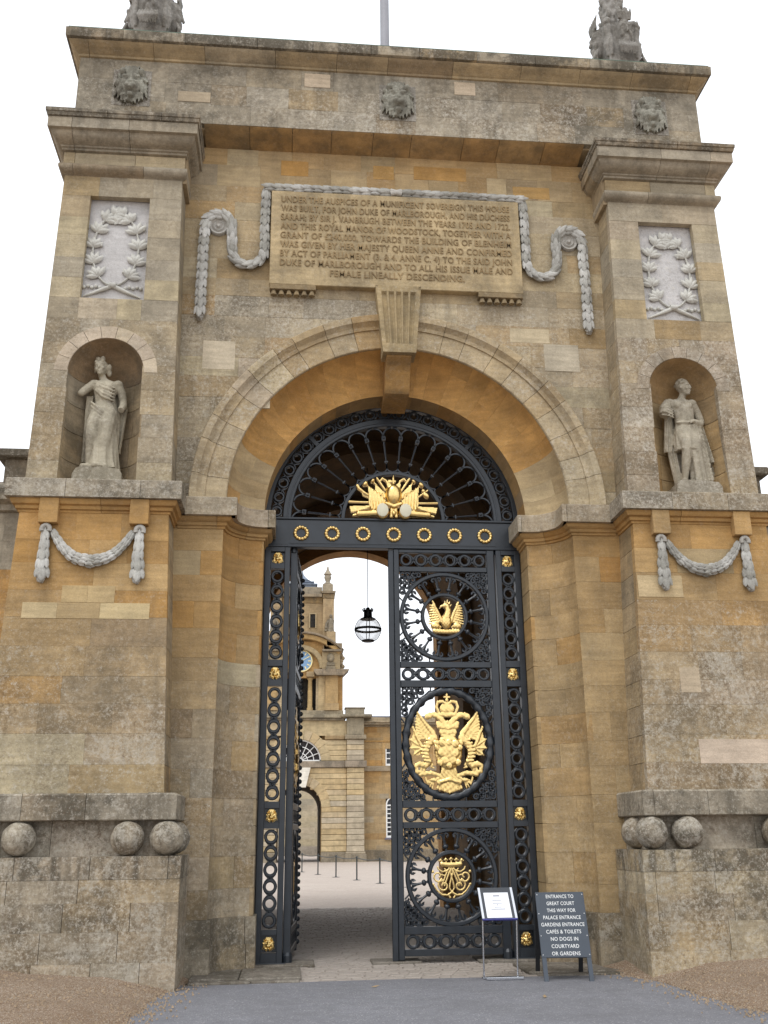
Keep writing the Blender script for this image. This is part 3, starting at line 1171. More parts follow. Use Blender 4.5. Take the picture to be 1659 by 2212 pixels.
# ---------------- body behind: passage, vault, rear arch
psg = part('passage', gate)
M_DARK = stone_mat('sooted_limestone', 1, 1)  # limestone of the passage, given darker colours than the facade
q = MB()
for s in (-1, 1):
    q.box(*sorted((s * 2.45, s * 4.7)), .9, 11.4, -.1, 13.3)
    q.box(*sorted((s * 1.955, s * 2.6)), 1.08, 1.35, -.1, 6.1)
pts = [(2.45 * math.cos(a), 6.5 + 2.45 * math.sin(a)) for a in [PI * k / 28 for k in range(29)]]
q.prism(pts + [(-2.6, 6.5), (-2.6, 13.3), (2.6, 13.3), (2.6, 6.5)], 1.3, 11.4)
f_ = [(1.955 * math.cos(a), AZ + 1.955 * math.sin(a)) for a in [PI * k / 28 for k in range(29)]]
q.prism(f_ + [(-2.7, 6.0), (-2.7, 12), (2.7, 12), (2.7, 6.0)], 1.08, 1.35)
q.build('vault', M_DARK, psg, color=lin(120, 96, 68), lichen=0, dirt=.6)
for yy in (4.6, 8.0):
    q = MB()
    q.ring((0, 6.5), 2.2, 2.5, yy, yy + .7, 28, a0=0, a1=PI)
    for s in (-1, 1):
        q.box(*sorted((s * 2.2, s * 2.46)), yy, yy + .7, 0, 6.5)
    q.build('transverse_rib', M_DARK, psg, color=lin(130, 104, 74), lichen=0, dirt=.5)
# rear wall with its arch
q = MB()
rr = 2.17
pts = [(rr * math.cos(a), 6.48 + rr * math.sin(a)) for a in [PI * k / 36 for k in range(37)]]
q.prism(pts + [(-rr, 0), (-4.7, 0), (-4.7, 13.3), (4.7, 13.3), (4.7, 0), (rr, 0)], 11.4, 12.0)
q.build('rear_wall', M_STONE, psg, color=lin(176, 134, 84), lichen=.05, dirt=.3)
q = MB()
q.box(-4.8, 4.8, .9, 12.0, 13.3, 13.48)
q.build('roof_slab', M_LEAD, psg)
q = MB()
q.box(-4.75, -4.69, .9, 12.0, 0, 13.3)
q.box(4.69, 4.75, .9, 12.0, 0, 13.3)
q.build('side_wall', M_STONE, psg, color=lin(170, 146, 106), lichen=.4, dirt=.5)

# ---------------- flanking walls
for s, lab in ((-1, 'weathered stone side wall with dark coping, left of the gateway'), (1, 'weathered stone side wall with dark coping, right of the gateway')):
    fw = thing('flank_wall', lab, 'wall', (s * 5.1, .5, 0), group='walls flanking the gateway')
    q = MB()
    q.box(*sorted((s * -.1, s * 6)), 0.1, .9, -.2, 6.0)
    q.build('wall_core', M_MORTAR, fw)
    zs = courses(-.1, 6.0, .4)
    for z0, z1 in zip(zs, zs[1:]):
        xs = cuts(-.1, 4.0, .6, 1.0)
        for a, b in zip(xs, xs[1:]):
            a_, b_ = (a, b) if s > 0 else (-b, -a)
            pal = [(ORANGE, 4), (TAN, 2)] if z0 < 5 else [(GREY, 3), (BROWN, 1)]
            stone(slab([(a_, z0), (b_, z0), (b_, z1), (a_, z1)], mp_wall, .1), 'wall_block', fw, pick(pal), .2, .6)
    sweep_stones(mpath([(-.1, 0), (4, 0)], s), [(0, 6.0), (.06, 6.02), (.08, 6.1), (.2, 6.14), (.22, 6.3), (-.1, 6.5)], 'coping_stone', fw, M_STONE, lambda: pick([(GREY, 3), (BROWN, 1)]), lichen=.5, dirt=1.3, back=.4)
    q = MB()
    q.box(*sorted((s * -.1, s * .56)), .05, .8, 6.4, 6.83)
    stone(q, 'pedestal', fw, lin(138, 126, 108), .4, .9)
    q = MB()
    q.box(*sorted((s * -.1, s * .68)), -.07, .9, 6.832, 6.96, ch=.02)
    stone(q, 'pedestal_cap', fw, lin(120, 112, 98), .4, 1.2)

# ================================================================== GROUND
def ground_mat(name, c0, c1, c2, scale, bstr, speck=0.5, spk=(190, 180, 165), rough=.95):
    m, t, b = new_mat(name)
    geo = N(t, 'ShaderNodeNewGeometry')
    P = geo.outputs['Position']
    v = N(t, 'ShaderNodeTexVoronoi')
    v.inputs['Scale'].default_value = scale
    t.links.new(P, v.inputs['Vector'])
    sp_ = N(t, 'ShaderNodeSeparateColor')
    t.links.new(v.outputs['Color'], sp_.inputs[0])
    c = mix(t, sp_.outputs[0], c0, c1)
    c = mix(t, ramp(t, sp_.outputs[1], ((1 - speck * .35, 0.0), (1 - speck * .3, 1.0))), c, lin(*spk))
    big_ = ramp(t, noise(t, P, .8, 6, .65), ((.3, 0.0), (.7, 1.0)))
    c = mix(t, mth(t, 'MULTIPLY', big_, .55), c, c2)
    c = mix(t, .6, c, ramp(t, noise(t, P, 6, 5, .7), ((.25, .78), (.75, 1.2))), 'MULTIPLY')
    t.links.new(c, b.inputs['Base Color'])
    b.inputs['Roughness'].default_value = rough
    h = mth(t, 'ADD', mth(t, 'SUBTRACT', 1.0, v.outputs['Distance']), mth(t, 'MULTIPLY', noise(t, P, scale * .4, 3), .8))
    bump(t, b, h, bstr, .01)
    return m


M_COURT = ground_mat('court_gravel', lin(164, 151, 141), lin(186, 174, 163), lin(164, 148, 136), 60, .6)
M_GRAVEL = ground_mat('brown_gravel', lin(118, 97, 77), lin(160, 137, 112), lin(122, 99, 78), 110, .9, .55)
M_ASPH = ground_mat('asphalt', lin(112, 113, 118), lin(134, 134, 139), lin(96, 95, 98), 95, .45, .10, (176, 174, 172))


def sheet(name, f, x0, x1, y0, y1, nx, ny, mat, keep=None, **kw):
    q = MB()
    vs, fs = [], []
    for j in range(ny + 1):
        for i in range(nx + 1):
            x, y = x0 + (x1 - x0) * i / nx, y0 + (y1 - y0) * j / ny
            vs.append((x, y, f(x, y)))
    for j in range(ny):
        for i in range(nx):
            a = j * (nx + 1) + i
            fs.append((a, a + 1, a + nx + 2, a + nx + 1))
    q.add(vs, fs)
    o = q.build(name, mat, None, smooth=179)
    o['kind'] = 'structure'
    return o


sheet('ground', lambda x, y: -.03, -400, 400, -300, 900, 4, 4, M_COURT)
sheet('courtyard', lambda x, y: -.004 + .0 * x, -30, 30, 11.9, 70, 10, 10, M_COURT)


def road_edge(y):
    """half width of the tarmac at depth y"""
    if y > -.6:
        return 2.62
    return 2.66 + .16 * (-.6 - y) ** .75 + .03 * math.sin(y * 3.1) + .02 * math.sin(y * 7.7 + 1)


# tarmac
q = MB()
vs, fs = [], []
ys = [-.55 - .0 - 14 * (k / 60) ** 1.3 for k in range(61)]
for y in ys:
    for i in range(13):
        f = -1 + 2 * i / 12
        x = f * (road_edge(y) + .5)
        vs.append((x, y, .012 - .012 * abs(f)))
for j in range(60):
    for i in range(12):
        a = j * 13 + i
        fs.append((a, a + 1, a + 14, a + 13))
q.add(vs, fs)
rd = q.build('road', M_ASPH, None, smooth=179)
rd['kind'] = 'structure'
# gravel banks, rising away from the tarmac
for s in (-1, 1):
    q = MB()
    vs, fs = [], []
    ys = [-.1 - 14 * (k / 70) ** 1.25 for k in range(71)]
    for y in ys:
        e_ = road_edge(min(y, -.6)) + (.0 if s < 0 else -.1)
        if s > 0 and y > -1.0:
            e_ -= .25 * (y + 1.0)
        for i in range(25):
            f = (i / 24) ** 1.6
            x = e_ + f * 9
            h = .006 + .115 * (1 - math.exp(-(x - e_) * 2.2)) + .07 * min(x - e_, 4)
            h += .012 * math.sin(x * 5.1 + y * 3.3) * min(1, (x - e_) * 3) + .008 * math.sin(x * 11 - y * 7.7) * min(1, (x - e_) * 3)
            vs.append((s * (x + .03 * math.sin(y * 9.0) * (1 - f)), y, h - (.02 if i == 0 else 0)))
    for j in range(70):
        for i in range(24):
            a = j * 25 + i
            fs.append((a, a + 1, a + 26, a + 25))
    q.add(vs, fs)
    gb = q.build('gravel_bank', M_GRAVEL, None, smooth=179)
    gb['kind'] = 'structure'

# cobbled passage floor: each sett its own bump, joined in one part (too small to pick apart singly)
def setts_mat():
    m, t, b = new_mat('cobble_setts')
    geo = N(t, 'ShaderNodeNewGeometry')
    P = geo.outputs['Position']
    c = mix(t, noise(t, P, 3, 5, .7), lin(140, 131, 122), lin(174, 164, 154))
    c = mix(t, .8, c, ramp(t, noise(t, P, 40, 4, .7), ((.2, .75), (.8, 1.2))), 'MULTIPLY')
    t.links.new(c, b.inputs['Base Color'])
    b.inputs['Roughness'].default_value = .8
    bump(t, b, noise(t, P, 60, 4), .4, .006)
    return m


M_SETT = setts_mat()
q = MB()
q.box(-2.6, 2.6, -.62, 11.95, -.05, -.012)
fl = q.build('passage_floor', plain_mat('joint_dirt', lin(140, 132, 124), .95, var=.3, scale=12), None)
fl['kind'] = 'structure'
q = MB()
y = -.58
row = 0
while y < 11.9:
    dy = random.uniform(.09, .125)
    x = -2.45 - random.random() * .1
    while x < 2.45:
        dx = random.uniform(.13, .24)
        h = random.uniform(-.004, .006) + .002
        g = .006
        xa, xb, ya, yb = x + g, x + dx - g, y + g, y + dy - g
        c = .012
        vs = [(xa, ya, -.02), (xb, ya, -.02), (xb, yb, -.02), (xa, yb, -.02),
              (xa, ya, h - .01), (xb, ya, h - .01), (xb, yb, h - .01), (xa, yb, h - .01),
              (xa + c, ya + c, h), (xb - c, ya + c, h), (xb - c, yb - c, h), (xa + c, yb - c, h)]
        fs = [(8, 9, 10, 11)]
        for k in range(4):
            k2 = (k + 1) % 4
            fs.append((4 + k, 4 + k2, 8 + k2, 8 + k))
            fs.append((k, k2, 4 + k2, 4 + k))
        q.add(vs, fs)
        x += dx
    y += dy
cb = q.build('cobble_setts', M_SETT, fl)
cb['kind'] = 'stuff'

# kerb slabs and threshold stones
M_SLAB = stone_mat('paving_limestone', 1, .8)
pave = []
for (x0, x1, y0, y1, z) in ((-2.62, -2.05, -.44, .55, .045), (-2.04, -1.31, -.44, .55, .045), (-2.62, -1.9, -.62, -.45, .028), (-1.89, -1.33, -.60, -.45, .03),
                            (-1.95, -1.12, .82, 1.42, .035), (-.36, .3, .93, 1.40, .03), (1.05, 2.0, .82, 1.42, .035), (1.42, 2.05, -.40, .55, .04), (2.06, 2.62, -.40, .55, .04), (1.5, 2.62, -.56, -.41, .026)):
    q = MB()
    q.box(x0, x1, y0, y1, -.05, z, ch=.012)
    o = q.build('paving_slab', M_SLAB, fl, color=lin(132, 125, 115), lichen=.4, dirt=.9)

# loose gravel: stones lying on the banks and strayed over the edge of the tarmac
rgg = random.Random(8)
for o_, s in ((bpy.data.objects['gravel_bank'], -1), (bpy.data.objects['gravel_bank.001'], 1)):
    q = MB()
    for k in range(2600):
        y = -.3 - rgg.random() ** .8 * 5.5
        e_ = road_edge(min(y, -.6)) + (.0 if s < 0 else -.1)
        if s > 0 and y > -1.0:
            e_ -= .25 * (y + 1.0)
        stray = rgg.random() < .16
        x = e_ - abs(rgg.gauss(0, .16)) if stray else e_ + .02 + rgg.random() ** 1.5 * 3.2
        if not stray and y > -1.08 and x > 2.6:
            continue
        h = .012 if stray else .006 + .115 * (1 - math.exp(-(x - e_) * 2.2)) + .07 * min(x - e_, 4)
        r = rgg.uniform(.006, .017)
        a = rgg.random() * 6.28
        pts = [(r * math.cos(a + i * 2.1) * rgg.uniform(.7, 1.2), r * math.sin(a + i * 2.1) * rgg.uniform(.7, 1.2), 0) for i in range(3)]
        vs = [(s * x + p[0], y + p[1], h - .004) for p in pts] + [(s * x + p[0] * .6, y + p[1] * .6, h + r * rgg.uniform(.6, 1.1)) for p in pts]
        q.add(vs, [(3, 4, 5), (0, 1, 4, 3), (1, 2, 5, 4), (2, 0, 3, 5)])
    g_ = q.build('loose_gravel', plain_mat('gravel_stones', lin(158, 138, 114), .95, var=.5, scale=60), o_)
    g_['kind'] = 'stuff'

# ================================================================== RELIEF MODELLING (height over a grid)
class Relief:
    def __init__(self, x0, x1, z0, z1, nx, nz):
        self.x = np.linspace(x0, x1, nx)
        self.z = np.linspace(z0, z1, nz)
        self.X, self.Z = np.meshgrid(self.x, self.z)
        self.H = np.full(self.X.shape, -1.0)

    def put(self, h, ok):
        self.H = np.where(ok, np.maximum(self.H, h), self.H)

    def cap(self, p, q, r0, r1=None, h=1.0, base=0.0):
        r1 = r0 if r1 is None else r1
        dx, dz = q[0] - p[0], q[1] - p[1]
        L2 = dx * dx + dz * dz or 1e-9
        t = np.clip(((self.X - p[0]) * dx + (self.Z - p[1]) * dz) / L2, 0, 1)
        d = np.hypot(self.X - p[0] - t * dx, self.Z - p[1] - t * dz)
        r = r0 + (r1 - r0) * t
        k = d / r
        self.put(base + h * r * np.sqrt(np.clip(1 - k * k, 0, 1)), k < 1)
        return self

    def chain(self, pts, r0, r1=None, h=1.0, base=0.0):
        r1 = r0 if r1 is None else r1
        n = len(pts) - 1
        for i in range(n):
            self.cap(pts[i], pts[i + 1], r0 + (r1 - r0) * i / n, r0 + (r1 - r0) * (i + 1) / n, h, base)
        return self

    def ell(self, c, rx, rz, h, rot=0.0, base=0.0):
        ca, sa = math.cos(rot), math.sin(rot)
        u = ((self.X - c[0]) * ca + (self.Z - c[1]) * sa) / rx
        v = (-(self.X - c[0]) * sa + (self.Z - c[1]) * ca) / rz
        k = u * u + v * v
        self.put(base + h * np.sqrt(np.clip(1 - k, 0, 1)), k < 1)
        return self

    def poly(self, pts, h, slope=0.0):
        inside = np.zeros(self.X.shape, bool)
        n = len(pts)
        j = n - 1
        for i in range(n):
            xi_, zi_ = pts[i]
            xj_, zj_ = pts[j]
            c = ((zi_ > self.Z) != (zj_ > self.Z)) & (self.X < (xj_ - xi_) * (self.Z - zi_) / (zj_ - zi_ + 1e-12) + xi_)
            inside ^= c
            j = i
        self.put(np.full(self.X.shape, h), inside)
        return self

    def gauss(self, c, sx, sz, a):
        self.H = np.where(self.H > 0, self.H + a * np.exp(-((self.X - c[0]) / sx) ** 2 - ((self.Z - c[1]) / sz) ** 2), self.H)
        return self

    def mod(self, f):
        self.H = np.where(self.H > 0, self.H + f(self.X, self.Z), self.H)
        return self

    def mesh(self, name, mat, k=1.0, back=0.01, sx=1.0, sz=1.0, smooth=60, center=(0, 0)):
        """front at y = -height*k, flat back at y = +back"""
        H = self.H
        ok = (H[:-1, :-1] > 0) & (H[1:, :-1] > 0) & (H[:-1, 1:] > 0) & (H[1:, 1:] > 0)
        nz, nx = H.shape
        used = np.zeros((nz, nx), bool)
        used[:-1, :-1] |= ok
        used[1:, :-1] |= ok
        used[:-1, 1:] |= ok
        used[1:, 1:] |= ok
        idx = -np.ones((nz, nx), int)
        idx[used] = np.arange(used.sum())
        n = int(used.sum())
        X = (self.X[used] - center[0]) * sx
        Z = (self.Z[used] - center[1]) * sz
        Y = -np.maximum(H[used], 0) * k
        vs = list(zip(X.tolist(), Y.tolist(), Z.tolist())) + list(zip(X.tolist(), [back] * n, Z.tolist()))
        fs = []
        jj, ii = np.nonzero(ok)
        for j, i in zip(jj.tolist(), ii.tolist()):
            a, b, c, d = int(idx[j, i]), int(idx[j, i + 1]), int(idx[j + 1, i + 1]), int(idx[j + 1, i])
            fs.append((a, b, c, d))
            fs.append((n + d, n + c, n + b, n + a))
            if j == 0 or not ok[j - 1, i]:
                fs.append((b, a, n + a, n + b))
            if j == nz - 2 or not ok[j + 1, i]:
                fs.append((d, c, n + c, n + d))
            if i == 0 or not ok[j, i - 1]:
                fs.append((a, d, n + d, n + a))
            if i == nx - 2 or not ok[j, i + 1]:
                fs.append((c, b, n + b, n + c))
        q = MB()
        q.v, q.f = vs, fs
        return q.mesh(name, mat, smooth)


def lion_relief(nx=52, nz=60, mane=1.0):
    r = Relief(-1.05, 1.05, -1.05, 1.05, nx, nz)
    ang = np.arctan2(r.X, r.Z)
    rad = np.hypot(r.X * 1.05, r.Z)
    edge = 0.93 + .05 * np.sin(ang * 11) + .03 * np.sin(ang * 23 + 1)
    r.put(.16 - .10 * np.exp(-((rad - .60) / .06) ** 2) + .22 * np.sqrt(np.clip(1 - (rad / edge) ** 2, 0, 1)) + .07 * np.sin(ang * 13 + 5.0 * np.sin(rad * 5)) * (rad > .5), rad < edge)
    r.ell((0, -.02), .52, .62, .46, base=.16)
    r.ell((0, -.28), .30, .30, .34, base=.42)
    for s in (-1, 1):
        r.cap((s * .10, .30), (s * .40, .34), .10, .07, 1.2, .42)          # brow
        r.ell((s * .50, .62), .16, .15, .25, base=.28)                     # ear
        r.gauss((s * .24, .16), .11, .08, -.20)                            # eye socket
        r.ell((s * .15, -.24), .17, .14, .16, base=.62)                    # muzzle
        r.cap((s * .52, .1), (s * .60, -.5), .12, .10, .8, .30)
        for k in range(4):
            r.cap((s * (.30 + .16 * k), -.55 + .05 * k), (s * (.26 + .2 * k), -.96 + .10 * k), .10, .06, .9, .22)
    r.cap((0, .42), (0, -.05), .10, .14, 1.0, .50)                         # nose bridge
    r.ell((0, -.08), .16, .10, .14, base=.66)
    r.gauss((0, -.46), .20, .055, -.34)                                    # mouth
    r.ell((0, -.62), .18, .13, .22, base=.36)
    for k in range(-2, 3):
        r.cap((k * .11, .50), (k * .17, .86), .09, .07, 1.0, .30)
    return r


LION = lion_relief()
ME_LION_GOLD = LION.mesh('lion_mask', M_GOLD, .075, .0, .088, .092)
ME_RING = MB().ring((0, 0), .048, .086, -.032, .032, 20, b=.010).mesh('ring', M_IRON, 40)


def clasp_mesh():
    q = MB()
    q.ball((0, -.005, 0), .022, .028, .022, 8, 6)
    for s in (-1, 1):
        q.tube([(0, -.01, 0), (s * .035, -.012, .012), (s * .06, -.01, .036), (s * .075, -.008, .05)], [.012, .012, .01, .007], 5)
        q.tube([(0, -.01, 0), (s * .035, -.012, -.012), (s * .06, -.01, -.036), (s * .075, -.008, -.05)], [.012, .012, .01, .007], 5)
    return q.mesh('clasp', M_IRON, 50)


ME_CLASP = clasp_mesh()


def wreath_mesh(name, mat, R, r, n=48, k=14):
    q = MB()
    vs, fs = [], []
    for i in range(n):
        a = 2 * PI * i / n
        rr = r * (1 + .22 * math.cos(a * k))
        for j in range(8):
            b = 2 * PI * j / 8
            x = R + rr * math.cos(b)
            vs.append((x * math.cos(a), -rr * .9 * math.sin(b), x * math.sin(a)))
    for i in range(n):
        for j in range(8):
            i2, j2 = (i + 1) % n, (j + 1) % 8
            fs.append((i * 8 + j, i2 * 8 + j, i2 * 8 + j2, i * 8 + j2))
    q.add(vs, fs)
    for i in range(k):
        a = 2 * PI * (i + .5) / k
        q.ball((R * math.cos(a), -r * .75, R * math.sin(a)), r * .42, r * .4, r * .42, 6, 5)
    return q.mesh(name, mat, 60)


def spiral(c, r0, turns, a0, n=26, sgn=1, k=.12):
    """points of a scroll winding in to c"""
    out = []
    for i in range(n + 1):
        f = i / n
        r = r0 * (1 - f) + r0 * k * f
        a = a0 + sgn * turns * 2 * PI * f
        out.append((c[0] + r * math.cos(a), 0, c[1] + r * math.sin(a)))
    return out


# ------------------------------------------------------------------ fixed iron screen: posts, beam, fanlight
IY = 1.02
screen = thing('iron_gate_frame', 'blue-black iron gate frame with gilded wreaths, fanlight and golden trophy of arms under the arch', 'gate frame', (0, IY, 0))
q = MB()
q.box(-1.93, 1.93, -.05, .05, 5.715, 6.13, ch=.006)
q.box(-1.95, 1.95, -.075, .06, 6.131, 6.165, ch=.006)
q.box(-1.94, 1.94, -.07, .06, 5.70, 5.735, ch=.006)
q.box(-1.56, 1.56, -.058, -.045, 5.76, 6.10)
q.build('beam', M_IRON, screen)
me = wreath_mesh('wreath', M_GOLD, .092, .026)
for k in range(7):
    place('wreath', me, screen, loc=(-1.39 + .4635 * k, -.07, 5.915))
for s in (-1, 1):
    pst = MB()
    pst.box(*sorted((s * 1.545, s * 1.625)), -.06, .06, 0, 5.698, ch=.006)
    pst.box(*sorted((s * 1.828, s * 1.915)), -.06, .06, 0, 5.698, ch=.006)
    pst.box(*sorted((s * 1.915, s * 1.96)), -.02, .05, .62, 5.698)
    for z0, z1 in ((.04, .165), (.385, .45), (1.718, 1.79), (1.985, 2.07), (3.65, 3.735), (3.93, 4.02), (5.37, 5.445), (5.63, 5.697)):
        pst.box(*sorted((s * 1.626, s * 1.827)), -.055, .055, z0, z1)
    pst.box(*sorted((s * 1.50, s * 1.95)), -.085, .075, -.02, .045, ch=.008)
    po = pst.build('post', M_IRON, screen)
    for zc in (.275, 1.888, 3.833, 5.538):
        b_ = MB()
        b_.box(*sorted((s * 1.626, s * 1.827)), .0, .03, zc - .105, zc + .105)
        b_.build('lion_plate', M_IRON, po)
        place('lion_mask', ME_LION_GOLD, po, loc=(s * 1.727, -.005, zc))
    for z0, z1, n in ((.45, 1.718, 6), (2.07, 3.65, 7), (4.02, 5.37, 6)):
        dz = (z1 - z0) / n
        for k in range(n):
            zc = z0 + dz * (k + .5)
            o = place('ring', ME_RING, po, loc=(s * 1.727, 0, zc))
            o.scale = (1.12, 1, 1.12)
            if k:
                place('clasp', ME_CLASP, po, loc=(s * 1.727, 0, zc - dz / 2))
# fanlight
FZ = 6.15
fan = part('fanlight', screen, (0, 0, FZ))
MB().ring((0, 0), 1.855, 1.95, -.05, .05, 72, a0=0, a1=PI, b=.006).build('outer_rim', M_IRON, fan, smooth=40)
MB().ring((0, 0), 1.54, 1.67, -.055, .05, 72, a0=0, a1=PI, b=.01).build('middle_rim', M_IRON, fan, smooth=40)
MB().ring((0, 0), 1.585, 1.605, -.066, -.054, 72, a0=0, a1=PI, b=.003).build('rim_bead', M_IRON, fan, smooth=40)
MB().ring((0, 0), .735, .795, -.045, .04, 48, a0=0, a1=PI, b=.008).build('inner_rim', M_IRON, fan, smooth=40)
nr = 24
for k in range(nr):
    a = PI * (k + .5) / nr
    place('ring', ME_RING, fan, loc=(1.763 * math.cos(a), 0, 1.763 * math.sin(a)))
    if k:
        a = PI * k / nr
        o = place('clasp', ME_CLASP, fan, loc=(1.763 * math.cos(a), 0, 1.763 * math.sin(a)))
        o.rotation_euler = (0, -a, 0)
for a in (R_(46), R_(134)):
    q = MB()
    q.box(1.66, 1.87, -.045, .045, -.03, .03)
    o = q.build('radial_bar', M_IRON, fan)
    o.rotation_euler = (0, -a, 0)


def spoke_mesh():
    q = MB()
    q.tube([(.90, 0, 0), (1.0, 0, 0), (1.30, 0, 0)], [.012, .012, .018], 6)
    q.box(1.325, 1.385, -.035, .03, -.03, .03)
    q.ball((1.355, -.04, 0), .02, .015, .02, 8, 5)
    q.box(.955, .975, -.02, .02, -.028, .028)
    hs = R_(170.0 / 15 / 2)
    # arch from this spoke half way to either neighbour
    for s in (-1, 1):
        pts = []
        rc = 1.40
        cx_, cz_ = rc * math.cos(hs) , s * rc * math.sin(hs)
        rad = rc * math.sin(hs) * .985
        for i in range(9):
            t = PI + hs * 0 + (-s) * (PI / 2) * 0
            ang = -s * PI / 2 + s * (PI / 2) * i / 8
            pts.append((cx_ + rad * math.cos(ang) * 1.0, 0, cz_ + rad * math.sin(ang)))
        pts = [(1.36, 0, s * .012)] + pts
        q.tube(pts, .0175, 5)
        # cup against the inner rim
        rc2 = .865
        cx2, cz2 = rc2 * math.cos(hs), s * rc2 * math.sin(hs)
        rad2 = rc2 * math.sin(hs)
        pts = []
        for i in range(7):
            ang = -s * PI / 2 - s * (PI / 2) * i / 6
            pts.append((cx2 + rad2 * math.cos(ang) * .75, 0, cz2 + rad2 * math.sin(ang)))
        q.tube([(.93, 0, 0)] + pts, .014, 5)
    return q.mesh('spoke', M_IRON, 50)


ME_SPOKE = spoke_mesh()
for k in range(16):
    o = place('spoke', ME_SPOKE, fan)
    o.rotation_euler = (0, -R_(5 + 170.0 * k / 15), 0)

# golden trophy of arms
tr = Relief(-1.06, 1.06, -.02, 1.06, 170, 90)
for s in (-1, 1):
    tr.cap((s * .15, .38), (s * 1.02, .40), .022, .022, 1, .02)                   # musket barrels
    tr.cap((s * .2, .30), (s * .62, .26), .03, .035, 1, .05)
    tr.poly([(s * .55, .30), (s * 1.02, .28), (s * .98, .13), (s * .62, .22)], .08)
    tr.cap((s * .3, .14), (s * .80, .11), .075, .07, 1, .04)                      # cannon
    tr.cap((s * .80, .11), (s * .92, .07), .03, .03, 1, .04)
    tr.cap((s * .12, .42), (s * .62, .80), .018, .018, 1, .05)                    # standards
    tr.ell((s * .65, .825), .05, .075, .06, s * .7, .05)
    tr.cap((s * .10, .48), (s * .47, .88), .018, .018, 1, .05)
    tr.ell((s * .475, .90), .042, .065, .06, s * .7, .05)
    tr.cap((s * .08, .52), (s * .38, .97), .03, .022, 1, .05)
    tr.poly([(s * .59, .78), (s * .57, .30), (s * .45, .12), (s * .20, .22), (s * .18, .42), (s * .36, .58)], .10)
    tr.poly([(s * .43, .82), (s * .42, .62), (s * .18, .46), (s * .2, .62)], .08)
    for k in range(5):
        x = .24 + .07 * k
        tr.cap((s * (x + .03), .62 + .03 * k - .05), (s * (x - .02), .22), .022, .03, 1.2, .09)
    tr.chain([(s * .10, .76), (s * .16, .90), (s * .25, .96), (s * .30, .90)], .026, .02, 1, .06)
    tr.ell((s * .26, .16), .145, .175, .09, 0, .09)                               # kettledrums
tr.chain([(-.58, .56), (-.68, .62), (-.80, .72), (-.83, .78)], .028, .04, 1, .03)
tr.chain([(-.58, .50), (-.70, .55), (-.72, .60)], .015, .015, 1, .03)
tr.cap((.56, .52), (.80, .70), .02, .02, 1, .03)
tr.ell((.76, .58), .06, .09, .05, .7, .04)
tr.ell((.70, .68), .05, .05, .05, .4, .04)
tr.ell((0, .56), .19, .27, .20, 0, .08)                                           # cuirass
tr.poly([(-.15, .7), (-.17, .80), (-.10, .82), (-.05, .76), (.05, .76), (.10, .82), (.17, .80), (.15, .7)], .20)
tr.cap((-.17, .34), (0, .27), .04, .05, 1, .14)
tr.cap((.17, .34), (0, .27), .04, .05, 1, .14)
tr.cap((-.06, .05), (-.04, .24), .045, .05, 1, .07)
tr.cap((.06, .05), (.04, .24), .045, .05, 1, .07)
tr.ell((0, .12), .05, .06, .06, 0, .10)
tr.cap((0, .80), (0, 1.0), .02, .02, 1, .08)
tr.ell((0, 1.0), .022, .045, .04, 0, .07)
tr.poly([(-.13, .93), (-.12, .84), (-.02, .87), (-.02, .91)], .09)
tr.poly([(.10, .89), (.02, .92), (.02, .86)], .09)
trophy = place('trophy', tr.mesh('trophy', M_GOLD, .55, .03, .66, .675, 45), screen, loc=(0, -.07, 6.155))
M_DRUM = plain_mat('drum_skin', (.70, .66, .50), .6, var=.05)
for s in (-1, 1):
    q = MB()
    q.lathe([(0, -.02), (.088, -.02), (.088, .004), (.08, .01), (0, .011)], 24, Matrix.Rotation(PI / 2, 4, 'X'), 1, 1.2)
    o = q.build('drum_head', M_DRUM, trophy, smooth=40)
    o.location = (s * .175, -.115, .112)

# ------------------------------------------------------------------ gate leaves
RAILS = ((.088, .172), (.352, .449), (1.70, 1.785), (1.973, 2.065), (3.637, 3.736), (3.92, 4.006), (5.354, 5.43), (5.645, 5.695))
LX0, LX1 = .075, 1.405          # clear width between stiles


def wheel_panel(name, parent, c, R, r):
    """ring, hub ring, sixteen spokes with scrolled feet"""
    q = MB()
    q.ring(c, R - .055, R + .004, -.04, .035, 56, b=.012)
    q.ring(c, r, r + .052, -.04, .035, 40, b=.012)
    o = q.build(name, M_IRON, parent, smooth=40)
    sp_ = MB()
    ro = R - .05
    ri = r + .045
    sp_.tube([(ri + .055, 0, 0), (ri + .09, 0, 0), (ro - .08, 0, 0), (ro - .02, 0, 0)], [.024, .018, .019, .03], 6)
    sp_.ball((ri + .062, -.004, 0), .034, .03, .042, 8, 6)
    hs_ = PI / 16
    for s in (-1, 1):
        rc = ri + .02
        pts = []
        rad = rc * math.sin(hs_)
        for i in range(7):
            ang = -s * PI / 2 - s * (PI / 2) * i / 6
            pts.append((rc * math.cos(hs_) + rad * math.cos(ang) * .6 + .012, 0, s * rc * math.sin(hs_) + rad * math.sin(ang)))
        sp_.tube([(ri + .055, 0, 0)] + pts, .015, 5)
        foot = [(ro - .09, 0, 0), (ro - .045, 0, s * .012)]
        cs = (ro - .048, s * .045)
        foot += [(cs[0] + .034 * (1 - .5 * i / 7) * math.cos(t), 0, cs[1] + s * .034 * (1 - .5 * i / 7) * math.sin(t)) for i, t in enumerate([-1.4 + 4.6 * j / 7 for j in range(8)])]
        sp_.tube(foot, [.018] * 9 + [.03], 5)
    me_ = sp_.mesh('spoke', M_IRON, 50)
    for k in range(16):
        p = place('spoke', me_, o, loc=(c[0], 0, c[1]))
        p.rotation_euler = (0, -2 * PI * (k + .5) / 16, 0)
    return o


